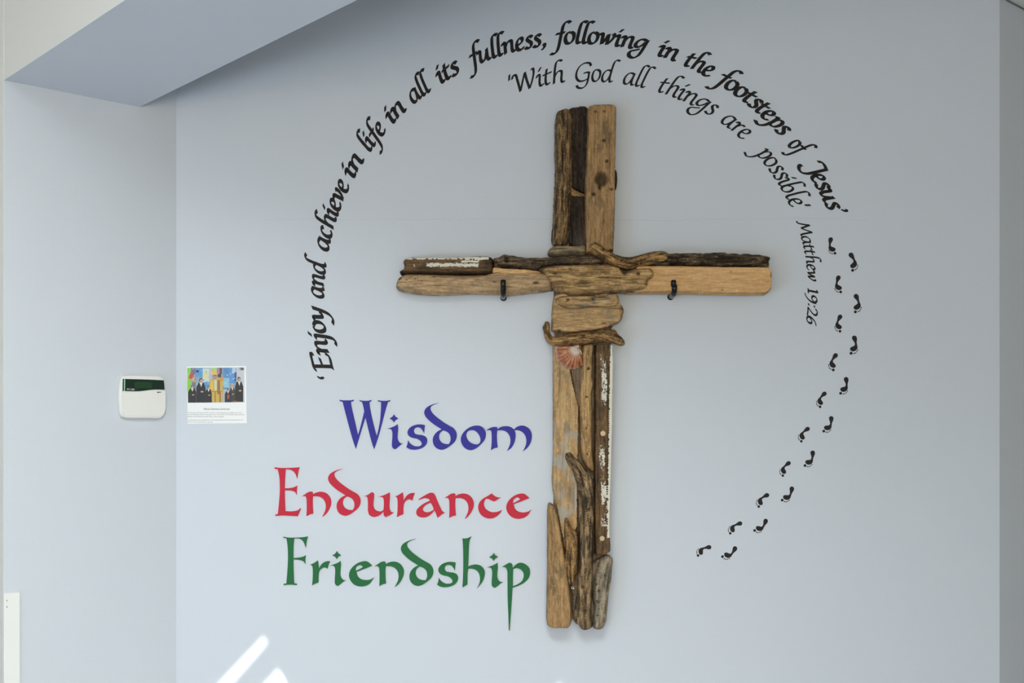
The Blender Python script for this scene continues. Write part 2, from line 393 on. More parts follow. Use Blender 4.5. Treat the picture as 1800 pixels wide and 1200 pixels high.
CROSS = empty('driftwood_cross', wx(1022, 1108, 0.02), 'large cross pieced together from weathered driftwood, hung on the blue wall', 'cross')
CNT = [0]; RND = 0.72; RDG = 1.9
def wood(name, outline, base, thick, mat, grain=None, rnd=6.0, ridge=0.0, wob=0.7, lump=0.0, step=2.3, mask=None, dents=(), label=None, power=0.5, rough_edge=0.6):
    """outline px; base: metres from wall of the back; thick: body thickness; grain: polyline px along the fibres;
    rnd: edge rounding radius px; ridge: relief of fibres (m); dents: (x, y, rx, ry, depth m)"""
    CNT[0] += 1; seed = CNT[0]*17.3
    sm = catmull(parse(outline), True, 5)
    # resample
    P = []
    n = len(sm)
    for i in range(n):
        a, b = sm[i], sm[(i+1) % n]; L = np.linalg.norm(b-a); k = max(1, int(L/2.2))
        for j in range(k): P.append(a+(b-a)*j/k)
    P = np.array(P)
    keep = [0]
    for i in range(1, len(P)):
        if np.linalg.norm(P[i]-P[keep[-1]]) > 1.3: keep.append(i)
    P = P[keep]
    N = len(P)
    T = np.roll(P, -1, 0)-np.roll(P, 1, 0); T /= np.linalg.norm(T, axis=1)[:, None]+1e-9
    Nn = np.stack([T[:, 1], -T[:, 0]], 1)
    wv = np.array([noise.noise(Vector((p[0]*.11, p[1]*.11, seed)))+0.6*noise.noise(Vector((p[0]*.4, p[1]*.4, seed+5))) for p in P])
    P = P+Nn*(wv*wob)[:, None]
    poly = [tuple(p) for p in P]
    lo, hi = P.min(0), P.max(0)
    xs = np.arange(lo[0], hi[0]+step, step); ys = np.arange(lo[1], hi[1]+step, step*.866)
    G = np.array([(x+(step/2 if j % 2 else 0), y) for j, y in enumerate(ys) for x in xs])
    G = G+np.random.RandomState(CNT[0]).uniform(-.3, .3, G.shape)
    G = G[inside(poly, G)]
    if len(G):
        dd = edge_dist(poly, G); G = G[dd > 1.0]
    allp = np.vstack([P, G]) if len(G) else P
    vs, es, fs, *_ = delaunay_2d_cdt([Vector(p) for p in allp], [(i, (i+1) % N) for i in range(N)], [list(range(N))], 1, 1e-4)
    V = np.array([(v.x, v.y) for v in vs])
    # boundary edges
    cnt = {}
    for fc in fs:
        for a, b in zip(fc, fc[1:]+fc[:1]): cnt[(a, b)] = cnt.get((a, b), 0)+1
    bnd = [(a, b) for (a, b) in cnt if (b, a) not in cnt]
    # grain coordinates
    if grain is None:
        grain = [(lo[0], (lo[1]+hi[1])/2), (hi[0], (lo[1]+hi[1])/2)] if hi[0]-lo[0] > hi[1]-lo[1] else [((lo[0]+hi[0])/2, lo[1]), ((lo[0]+hi[0])/2, hi[1])]
    gl = np.array(grain, float)
    best = np.full(len(V), 1e9); uu = np.zeros(len(V)); vv = np.zeros(len(V)); acc = 0
    for i in range(len(gl)-1):
        a, b = gl[i], gl[i+1]; ab = b-a; L = np.linalg.norm(ab); t = ((V-a)@ab)/(L*L)
        tc = t.copy()
        if i > 0: tc = np.maximum(tc, 0)
        if i < len(gl)-2: tc = np.minimum(tc, 1)
        q_ = a+tc[:, None]*ab; ds = np.linalg.norm(V-q_, axis=1)
        sg = np.sign(ab[0]*(V[:, 1]-a[1])-ab[1]*(V[:, 0]-a[0]))
        m_ = ds < best; best[m_] = ds[m_]; uu[m_] = (acc+tc*L)[m_]; vv[m_] = (sg*ds)[m_]; acc += L
    dist = edge_dist(poly, V)
    prof = 1-(1-np.clip(dist/(rnd*RND), 0, 1))**2
    prof = prof**power
    h = np.zeros(len(V)); cav = np.zeros(len(V))
    for i in range(len(V)):
        u, v_ = uu[i], vv[i]
        r = 0.0
        if ridge:
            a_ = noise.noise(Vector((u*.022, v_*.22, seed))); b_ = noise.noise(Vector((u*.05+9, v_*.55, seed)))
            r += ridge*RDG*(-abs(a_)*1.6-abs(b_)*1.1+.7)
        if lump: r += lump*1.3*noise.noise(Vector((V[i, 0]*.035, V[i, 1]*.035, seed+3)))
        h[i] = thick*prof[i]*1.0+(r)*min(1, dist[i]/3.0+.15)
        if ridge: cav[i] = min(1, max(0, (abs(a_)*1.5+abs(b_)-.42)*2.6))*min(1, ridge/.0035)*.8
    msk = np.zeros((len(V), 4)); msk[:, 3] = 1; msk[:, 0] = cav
    for (dx, dy, rx, ry, dp) in dents:
        e = np.sqrt(((V[:, 0]-dx)/rx)**2+((V[:, 1]-dy)/ry)**2)
        a = np.clip((1.25-e)/0.5, 0, 1); h -= dp*a; msk[:, 0] = np.maximum(msk[:, 0], a*0.85)
    if mask is not None:
        for i in range(len(V)):
            r_ = mask(V[i, 0], V[i, 1], uu[i], vv[i], dist[i])
            for k_ in range(3): msk[i, k_] = max(msk[i, k_], min(1, r_[k_]))
    dmid = base+thick*.7
    k0 = (D-dmid)/D
    verts = []
    minh = 0.25*thick
    for i in range(len(V)):
        p = base+max(minh if True else 0, h[i])
        verts.append(((V[i, 0]-CX)*U*k0, -p, EYE+(HY-V[i, 1])*U*k0))
    nb = {}
    faces = [tuple(fc) for fc in fs]
    for a, b in bnd:
        for q_ in (a, b):
            if q_ not in nb:
                nb[q_] = len(verts); verts.append((verts[q_][0], -base, verts[q_][2]))
        faces.append((b, a, nb[a], nb[b]))
    me = bpy.data.meshes.new(name); me.from_pydata(verts, [], faces); me.update()
    # orientation: front must face -y
    if sum(p.normal.y*p.area for p in list(me.polygons)[:200]) > 0: me.flip_normals()
    me.polygons.foreach_set('use_smooth', [True]*len(me.polygons))
    uvl = me.uv_layers.new(name='grain')
    full_u = np.concatenate([uu, [uu[q_] for q_ in nb]]); full_v = np.concatenate([vv, [vv[q_]+base/U for q_ in nb]])
    li = np.empty(len(me.loops), int); me.loops.foreach_get('vertex_index', li)
    off = seed*.37
    uvl.data.foreach_set('uv', np.stack([full_u[li]*U+off, full_v[li]*U+off*.7], 1).ravel())
    ca = me.color_attributes.new('mask', 'FLOAT_COLOR', 'POINT')
    full = np.vstack([msk, [msk[q_] for q_ in nb]]); ca.data.foreach_set('color', full.ravel())
    me.set_sharp_from_angle(angle=math.radians(50))
    return link_mesh(name, me, WM[mat], CROSS, label)

nz = lambda x, y, s, z=0.0: noise.noise(Vector((x*s, y*s, z)))
# hidden backing boards, glimpsed between the pieces
wood('backing_board', '982,212! 1074,206! 1076,440! 1075,600! 1070,960! 1044,1085! 1004,1090! 972,1080! 975,600! 972,440!', 0.004, 0.022, 'grey', rnd=2, step=6)
wood('backing_board', '712,458! 1348,455! 1350,512! 712,510!', 0.004, 0.026, 'grey', rnd=2, step=6)
# upright above the arms
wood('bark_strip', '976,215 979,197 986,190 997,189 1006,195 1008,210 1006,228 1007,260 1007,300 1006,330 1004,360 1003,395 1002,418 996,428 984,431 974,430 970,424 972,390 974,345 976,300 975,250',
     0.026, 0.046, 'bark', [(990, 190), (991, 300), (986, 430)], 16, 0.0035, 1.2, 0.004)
wood('blackened_board', '1000,192 1012,188 1032,188 1032,338 1020,338 1014,334 1000,328', 0.024, 0.022, 'black', [(1018, 188), (1018, 338)], 3, 0.001, 0.6)
wood('blackened_board', '1002,342 1016,339 1031,341 1031,431 1002,431', 0.024, 0.024, 'black', [(1018, 340), (1018, 430)], 3, 0.002, 0.6,
     mask=lambda x, y, u, v, d: (0.0, 0, 0.12*max(0, (y-400)/30)))
wood('wood_splinter', '1002,326 1010,332 1022,338 1029,341 1030,345 1016,346 1004,344', 0.04, 0.012, 'orange', [(1002, 335), (1030, 344)], 3, 0.001, .3)
wood('weathered_board', '1033,189 1040,185 1060,184! 1078,184! 1083,188 1084,200 1083,260! 1082,310! 1082,345! 1081,400! 1079,440! 1066,444! 1040,446! 1028,444! 1028,380! 1028,320! 1030,280! 1032,240!',
     0.024, 0.052, 'brown', [(1057, 184), (1055, 446)], 4, 0.0006, 0.5, 0.002,
     dents=((1057, 316, 11, 12, .014), (1054, 330, 3, 5, .008), (1043, 343, 4, 3, .004), (1074, 334, 5, 1.5, .003), (1046, 198, 3, 2, .002), (1062, 198, 3, 2, .002), (1061, 249, 4, 2.5, .002), (1066, 285, 3, 3, .002)),
     label='smooth brown board with a knot hole')
wood('bark_sliver', '1081,296 1084,298 1084,330 1081,333', 0.03, 0.03, 'black', None, 2, 0, .3)
wood('driftwood_stub', '966,437 972,432 990,430 1010,431 1029,430 1031,437 1030,446 1010,446 990,448 970,449 963,446', 0.03, 0.045, 'stub', None, 7, 0.001, 0.6, 0.002)
# arms
wood('painted_timber', '710,456 718,452 760,451 800,451 860,450 867,455 867,468 866,479 840,481 800,482 740,481 712,481 704,482 702,476 708,472 710,467 708,460', 0.028, 0.046, 'painted', [(704, 466), (866, 466)], 6, 0.001, 0.5,
     mask=lambda x, y, u, v, d: (0.75*max(0, min(1, (712-x)/8))+0.55*max(0, min(1, (y-477)/3))+0.6*max(0, min(1, (x-840)/14))*(1 if y < 474 else .3),
                                 (0.74 if (452.4 < y < 456.8 and 714 < x < 860) else 0)+(0.60*max(0, 1-abs(y-466.5)/6.5)**.3 if 749 < x < 842 else 0)+(0.47*(abs(y-459.5) < 2.5) if 812 < x < 848 else 0)+(0.8 if abs(x-729) < 1.2 and abs(y-467.5) < 1.4 else 0), 0),
     label='brown timber with flaking white paint')
wood('driftwood_branch', '696,496 699,488 708,482 720,480 760,481 800,482 850,482 862,479 880,474 910,473 940,475 958,479 968,486 972,496 969,507 958,511 930,514 900,517 870,516 830,515 790,517 750,517 720,514 700,509 695,503',
     0.03, 0.052, 'tan', [(696, 498), (972, 497)], 12, 0.0012, 0.5, 0.002,
     mask=lambda x, y, u, v, d: (0.5*(noise.noise(Vector((x*.3, y*.5, 3))) > .42 and x < 742), 0, 0), dents=((716, 493, 1.5, 1, .003), (731, 491, 1.5, 1, .003), (729, 500, 2, 1, .003), (741, 494, 1.5, 1, .003), (703, 490, 4, 3, .003), (869, 497, 3, 1, .002), (942, 498, 6, 2, .003), (763, 487, 3, 1.5, .002)),
     label='long smooth tan driftwood branch with a rounded tip')
wood('driftwood_sliver', '866,470 890,471 930,473 950,477 953,480 930,482 900,483 880,482 866,479', 0.05, 0.036, 'plank', None, 4, 0, .4)
wood('driftwood_branch', '867,462 868,452 876,450 884,446 900,447 912,450 950,451 1000,449 1040,448 1056,452 1062,460 1050,466 1010,466 970,466 952,469 944,475 930,474 900,472 880,471 868,471',
     0.03, 0.05, 'dark', [(867, 460), (1060, 457)], 10, 0.003, 0.9, 0.004, dents=((891, 457, 4, 6, .008), (932, 454, 3, 2, .005), (1002, 452, 2.5, 1.5, .005)), label='dark knotty branch')
wood('light_plank', '1120,467! 1200,467! 1350,469! 1355,474 1357,485 1356,500 1354,511 1346,517! 1300,517! 1240,516! 1180,515! 1100,515! 1090,500!', 0.028, 0.05, 'plank', [(1100, 490), (1356, 492)], 3.5, 0.0003, 0.3,
     mask=lambda x, y, u, v, d: (0.7*max(0, min(1, (515-y)/2*0+((x-1346)+(y-509))/8-.4)) if y > 504 else 0.0, 0, 0), dents=((1283, 478, 1.5, 1, .002), (1354, 484, 1.2, 4, .002), (1268, 510, 2, 1, .002)),
     label='clean orange-tan plank')
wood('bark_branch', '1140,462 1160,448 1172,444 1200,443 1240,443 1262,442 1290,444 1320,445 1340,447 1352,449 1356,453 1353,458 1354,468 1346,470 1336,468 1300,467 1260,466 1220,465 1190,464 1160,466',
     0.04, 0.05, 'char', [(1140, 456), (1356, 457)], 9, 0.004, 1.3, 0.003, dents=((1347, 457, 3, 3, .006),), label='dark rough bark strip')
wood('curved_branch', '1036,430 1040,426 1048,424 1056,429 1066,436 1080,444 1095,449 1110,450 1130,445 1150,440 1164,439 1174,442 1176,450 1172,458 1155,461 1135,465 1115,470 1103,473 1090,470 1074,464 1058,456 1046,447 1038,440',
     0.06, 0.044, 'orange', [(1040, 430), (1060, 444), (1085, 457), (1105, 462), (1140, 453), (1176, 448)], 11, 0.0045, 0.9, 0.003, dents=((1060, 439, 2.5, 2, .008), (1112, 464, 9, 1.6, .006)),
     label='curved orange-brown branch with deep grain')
wood('driftwood_block', '953,474 960,468 972,465 1010,464 1050,463 1078,465 1090,470 1098,480 1102,476 1116,471 1130,470 1146,471 1150,478 1149,487 1141,493 1140,500 1132,508 1120,511 1100,513 1070,515 1040,518 1010,520 990,515 976,508 968,498 964,488',
     0.055, 0.05, 'honey', [(955, 490), (1150, 492)], 10, 0.0022, 0.8, 0.003,
     mask=lambda x, y, u, v, d: (0.62*max(0, min(1, (y-(517-(x-1000)*.075 if x > 1000 else 517))/7+.75+nz(x, y, .09)))*(x > 990)*(x < 1112)+0.55*max(0, 1-math.hypot((x-1134)/9, (y-499)/6)), 0, 0),  # darker along the lower edge and in one spot near the right end
     dents=((975, 481, 5, 2.5, .004), (1121, 482, 3, 2.5, .008), (1000, 472, 5, 1, .003), (1060, 489, 12, 1, .003), (1113, 496, 8, 1, .003)), label='thick tan block with dark lower edge')
# below the arms
wood('weathered_board', '974,520 982,516 1085,516 1090,530 1096,540 1095,555 1090,565 1078,571 1076,575 1060,578 1040,582 1010,585 985,584 970,581 969,570 970,545 972,528', 0.03, 0.04, 'flat', [(970, 550), (1096, 548)], 4, 0.0008, 0.9, 0.001,
     mask=lambda x, y, u, v, d: (0.5*max(0, min(1, (x-1088)/3))+0.35*max(0, 1-abs(y-543)/3)*(x > 985), 0, 0), dents=((1061, 569, 5, 1, .002), (982, 582, 5, 2, .003), (1073, 574, 5, 2, .004)), label='square cracked tan board')
wood('driftwood_strip', '975,528 982,521 1000,518 1040,519 1064,520 1066,517 1085,516 1086,522 1088,530 1086,536 1070,540 1040,541 1010,543 992,541 982,536', 0.062, 0.02, 'flat', [(975, 530), (1088, 529)], 5, 0.0022, 0.5, 0.0015, dents=((998, 527, 3, 2.5, .004), (1042, 526, 3, 2, .003)))
wood('curved_branch', '956,582 954,574 957,568 959,564 964,564 967,570 967,580 970,588 978,592 990,589 1010,585 1040,581 1068,577 1082,578 1088,586 1094,592 1099,599 1099,605 1092,606 1078,602 1060,600 1040,602 1015,606 990,607 972,606 962,600 958,592',
     0.056, 0.04, 'orange', [(961, 563), (961, 580), (970, 596), (1010, 594), (1060, 588), (1100, 602)], 9, 0.0045, 0.7, 0.003, dents=((978, 591, 2.5, 1.5, .006), (1064, 580, 3, 1.5, .005), (1025, 590, 5, 1.5, .005)), label='branch with an upturned hooked end')
wood('weathered_board', '972,606! 1003,606! 1003,640! 1004,655! 1009,680! 1015,704! 1018,712! 1018,760! 1017,800! 1016,860! 1016,925! 1012,932! 1004,962! 992,965! 986,935! 980,905! 975,880! 972,862! 970,845! 972,800! 972,700!', 0.028, 0.030, 'flat', [(995, 606), (994, 965)], 3, 0.0004, 0.4, 0.001,
     mask=lambda x, y, u, v, d: (0.35*max(0, 1-math.hypot((x-998)/12, (y-867)/14))+.25*max(0, 1-math.hypot((x-1014)/7, (y-710)/9)), 0, 0.75*max(0, min(1, (nz(x, y, .045, 2)+.05)*2.2))*(y > 740)), label='flat worn board with grey patches')
wood('weathered_board', '1000,606! 1024,606! 1024,716! 1014,716! 1000,640!', 0.026, 0.02, 'grey', None, 2, 0.0005, .3)
wood('driftwood_stick', '1026,606 1043,605 1043,630 1042,660 1044,676 1041,690 1042,720 1042,760 1043,800 1045,826 1041,830 1036,826 1031,822 1026,812 1021,795 1020,760 1019,720 1018,690 1021,668 1023,640 1023,620', 0.034, 0.042, 'honey', [(1034, 606), (1031, 700), (1034, 828)], 8, 0.001, 0.5, 0.002,
     dents=((1034, 647.5, 2, 2, .01), (1031, 698, 3, 2, .005), (1031, 752, 1.5, 1.5, .006), (1032, 798, 2, 2, .006)), label='pale round stick with worm holes')
wood('painted_timber', '1046,605! 1077,605! 1079,630! 1078,700! 1077,760! 1075,840! 1073,900! 1073,940! 1074,968! 1068,974! 1058,977! 1046,974! 1044,900! 1045,760!', 0.028, 0.048, 'painted', [(1062, 605), (1059, 976)], 3, 0.0008, 0.4,
     mask=lambda x, y, u, v, d: (0.4*max(0, 1-math.hypot((x-1060)/8, (y-768)/12)),
        (0.80 if x > 1078.5-(y-605)*.0165-6.6+1.2*nz(x, y, .2) and y < 945 else 0)+(0.49+.13*nz(x, y, .04))*(abs(x-(1059.5+2.0*math.sin(y*.03))) < 5.5)*((618 < y < 715) or (780 < y < 925)), 0), label='brown timber with a white painted edge')
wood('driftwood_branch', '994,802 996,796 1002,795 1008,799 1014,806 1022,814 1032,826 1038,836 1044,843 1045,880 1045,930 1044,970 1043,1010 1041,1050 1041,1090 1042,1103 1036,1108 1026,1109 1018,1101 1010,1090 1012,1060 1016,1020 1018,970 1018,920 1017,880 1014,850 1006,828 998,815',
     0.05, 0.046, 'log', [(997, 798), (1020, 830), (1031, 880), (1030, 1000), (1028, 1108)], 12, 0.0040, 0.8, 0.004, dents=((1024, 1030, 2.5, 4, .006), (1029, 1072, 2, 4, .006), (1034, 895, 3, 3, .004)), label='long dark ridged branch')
wood('twisted_branch', '993,912 996,909 1001,918 1006,928 1012,931 1017,932 1018,950 1016,970 1016,990 1015,1005 1010,1020 1005,1030 999,1026 993,1018 990,1003 990,992 993,978 994,962 992,940',
     0.054, 0.036, 'orange', [(995, 910), (1004, 950), (1003, 990), (1004, 1030)], 8, 0.0045, 0.9, 0.004, dents=((998, 1014, 2.5, 4, .01), (994, 967, 1.5, 2, .006)), label='gnarled orange branch')
wood('driftwood_wedge', '963,890 965,884 972,886 976,890 981,905 986,930 992,965 998,1000 1003,1040 1005,1070 1004,1096 1000,1104 985,1105 968,1104 962,1098 961,1060 962,1000 962,940', 0.04, 0.044, 'brown', [(970, 884), (982, 1105)], 6, 0.0012, 0.4, 0.002, label='tapering honey-coloured wedge')
wood('driftwood_stub', '1058,980 1064,976 1072,977 1078,983 1077,998 1075,1020 1070,1050 1068,1080 1065,1096 1060,1106 1050,1108 1043,1104 1042,1092 1044,1070 1041,1050 1042,1030 1048,1005', 0.036, 0.046, 'worm', [(1070, 977), (1052, 1108)], 11, 0.0025, 0.6, 0.003,
     mask=lambda x, y, u, v, d: (0.45*max(0, min(1, (nz(x, y, .05, 9)+.0)*2))*(x > 1062), 0, 0.3), dents=((1048, 1026, 1.5, 2.5, .004), (1052, 1037, 1.5, 3, .004), (1045, 1045, 1.2, 2, .004), (1049, 1056, 2, 2.5, .005), (1049, 1080, 1.5, 1.5, .004), (1063, 1010, 2, 3, .004)), label='grey log end with worm holes')
wood('backing_strip', '1000,1020 1045,985 1056,980 1048,1096 1012,1096 1004,1040', 0.026, 0.02, 'grey', None, 2, 0.0005, .3, step=4)
def disc(name, x, y, p, r, mat, parent, hgt=0.002, dome=True, label=None):
    bm = bmesh.new(); k = (D-p)/D
    bmesh.ops.create_cone(bm, cap_ends=True, segments=16, radius1=r, radius2=r*.75 if dome else r, depth=hgt)
    me = bpy.data.meshes.new(name); bm.to_mesh(me); bm.free()
    me.transform(Matrix.Rotation(math.pi/2, 4, 'X'))
    return link_mesh(name, me, mat, parent, label, loc=wx(x, y, p))
disc('nail', 1060, 761.5, .078, .0085, M_nail, CROSS); disc('nail', 1058.5, 946, .078, .0080, M_nail, CROSS)
disc('screw', 1006.8, 1032.5, .060, .0052, M_screw, CROSS, .006); disc('screw_hole', 1006.8, 1032.5, .0635, .0026, M_hole, CROSS, .001)

# scallop shell glued under the hooked branch
def shell():
    hx, hy = 1015.0, 611.0
    na, nr = 100, 12
    a0_, a1_ = math.radians(173), math.radians(-2+0)
    verts, faces, cols = [], [], []
    key = [(58, 8), (66, 26), (76, 32), (90, 36.5), (108, 40), (130, 42), (150, 41), (165, 39.5), (178, 38.5), (188, 33), (198, 12)]
    # angle measured clockwise from +x (image y down)
    for j in range(na+1):
        an = 58+(140*j/na)
        R = np.interp(an, [k[0] for k in key], [k[1] for k in key])
        rib = math.cos(an/140*2*math.pi*11.5)
        R *= 1+0.012*rib
        for i in range(nr+1):
            t = i/nr
            r = R*t
            x = hx+r*math.cos(math.radians(an)); y = hy+r*math.sin(math.radians(an))
            z = 0.060+0.026*math.sin(math.pi*min(1, t*.98+.06))**.7*(0.55+.45*math.sin(math.radians(np.clip((an-58)/140*180, 2, 178))))+0.0016*rib*t
            verts.append(wx(x, y, z))
            n = noise.noise(Vector((an*.12, t*1.5, 2))); n2 = noise.noise(Vector((an*.09, t*9, 7)))
            c = np.array([0.50, 0.15, 0.075]) if n > 0 else np.array([0.60, 0.27, 0.13])
            c = c*(0.8+0.5*n2)*(1-.22*(rib < -.3))
            c = np.clip(c+(np.array([.25, .16, .10]))*max(0, noise.noise(Vector((an*.25, t*6, 1)))), 0, 1)
            c2 = np.array([.72, .62, .55]); q_ = np.clip((0.40-t)/.14, 0, 1); c = c*(1-q_)+c2*q_
            if t > .97: c = np.array([.75, .62, .5])
            cols.append((*c, 1))
    for j in range(na):
        for i in range(nr):
            a = j*(nr+1)+i; faces.append((a, a+1, a+nr+2, a+nr+1))
    me = mesh_from('scallop_shell', verts, faces, True)
    if sum(p.normal.y for p in me.polygons) > 0: me.flip_normals()
    ca = me.color_attributes.new('col', 'FLOAT_COLOR', 'POINT'); ca.data.foreach_set('color', np.array(cols).ravel())
    m = attr_mat('shell_surface', rough=0.45)
    o = link_mesh('scallop_shell', me, m, CROSS, 'orange and red ribbed scallop shell with a pale hinge')
    md = o.modifiers.new('s', 'SOLIDIFY'); md.thickness = 0.002; md.offset = -1
    for poly in ('1006,606 1013,604 1018,608 1017,613 1010,612', '1016,611 1021,616 1023,621 1020,630 1015,620'):
        P = [wx(a, b, 0.062) for a, b, _ in parse(poly)]; Q = [p+Vector((0, -.004, 0)) for p in P]; n = len(P)
        f_ = [tuple(range(n, 2*n))]+[(i, (i+1) % n, (i+1) % n+n, i+n) for i in range(n)]
        me = mesh_from('shell_ear', P+Q, f_)
        e = link_mesh('shell_ear', me, simple('shell_pale', srgb(214, 190, 170), .5)); e.parent = o
shell()

# ------------------------------------------------------------------ hooks
def tube(name, pts, r, mat, seg=14):
    P = [Vector(p) for p in pts]
    verts, faces = [], []
    for i, p in enumerate(P):
        t = (P[min(i+1, len(P)-1)]-P[max(i-1, 0)]).normalized()
        a = Vector((1, 0, 0)); b = t.cross(a).normalized()
        rr = r if not isinstance(r, list) else r[i]
        for k in range(seg):
            an = 2*math.pi*k/seg; verts.append(p+a*math.cos(an)*rr+b*math.sin(an)*rr)
    for i in range(len(P)-1):
        for k in range(seg):
            k2 = (k+1) % seg; faces.append((i*seg+k, i*seg+k2, (i+1)*seg+k2, (i+1)*seg+k))
    faces.append(tuple(range(seg))[::-1]); faces.append(tuple((len(P)-1)*seg+k for k in range(seg)))
    me = mesh_from(name, verts, faces, True)
    bm = bmesh.new(); bm.from_mesh(me); bmesh.ops.recalc_face_normals(bm, faces=bm.faces); bm.to_mesh(me); bm.free()
    return me
def hook(x, ytop, ybot, xoff, label):
    dep = 0.096; r = 0.0082
    top = wx(x, ytop, dep); base = top.copy(); base.x += xoff*U
    zb = wx(x, ybot-3.5, 0).z
    E_ = empty('wall_hook', Vector((base.x, 0, zb)), label, 'hook', 'black hooks carrying the cross')
    pts = [Vector((base.x, -0.001, zb)), Vector((base.x, -.03, zb)), Vector((base.x, -.070, zb))]
    for k in range(1, 7):
        a = k/6*math.pi/2
        pts.append(Vector((base.x, -.070-.024*math.sin(a), zb+.024*(1-math.cos(a)))))
    pts.append(Vector((top.x, -dep, top.z-.02))); pts.append(Vector((top.x, -dep, top.z-.003))); pts.append(Vector((top.x, -dep, top.z)))
    rr = [r]*(len(pts)-2)+[r, r*.7]
    link_mesh('hook_bar', tube('hook_bar', pts, rr, M_hook), M_hook, E_)
    me = tube('wall_plate', [Vector((base.x, 0.0, zb)), Vector((base.x, -.002, zb))], .0100, M_hook, 20)
    link_mesh('wall_plate', me, M_hook, E_)
hook(884.5, 491.5, 527, 0.0, 'black curved hook under the long tan branch of the cross')
hook(1184.0, 492, 525.5, 2.0, 'black curved hook under the clean orange plank of the cross')

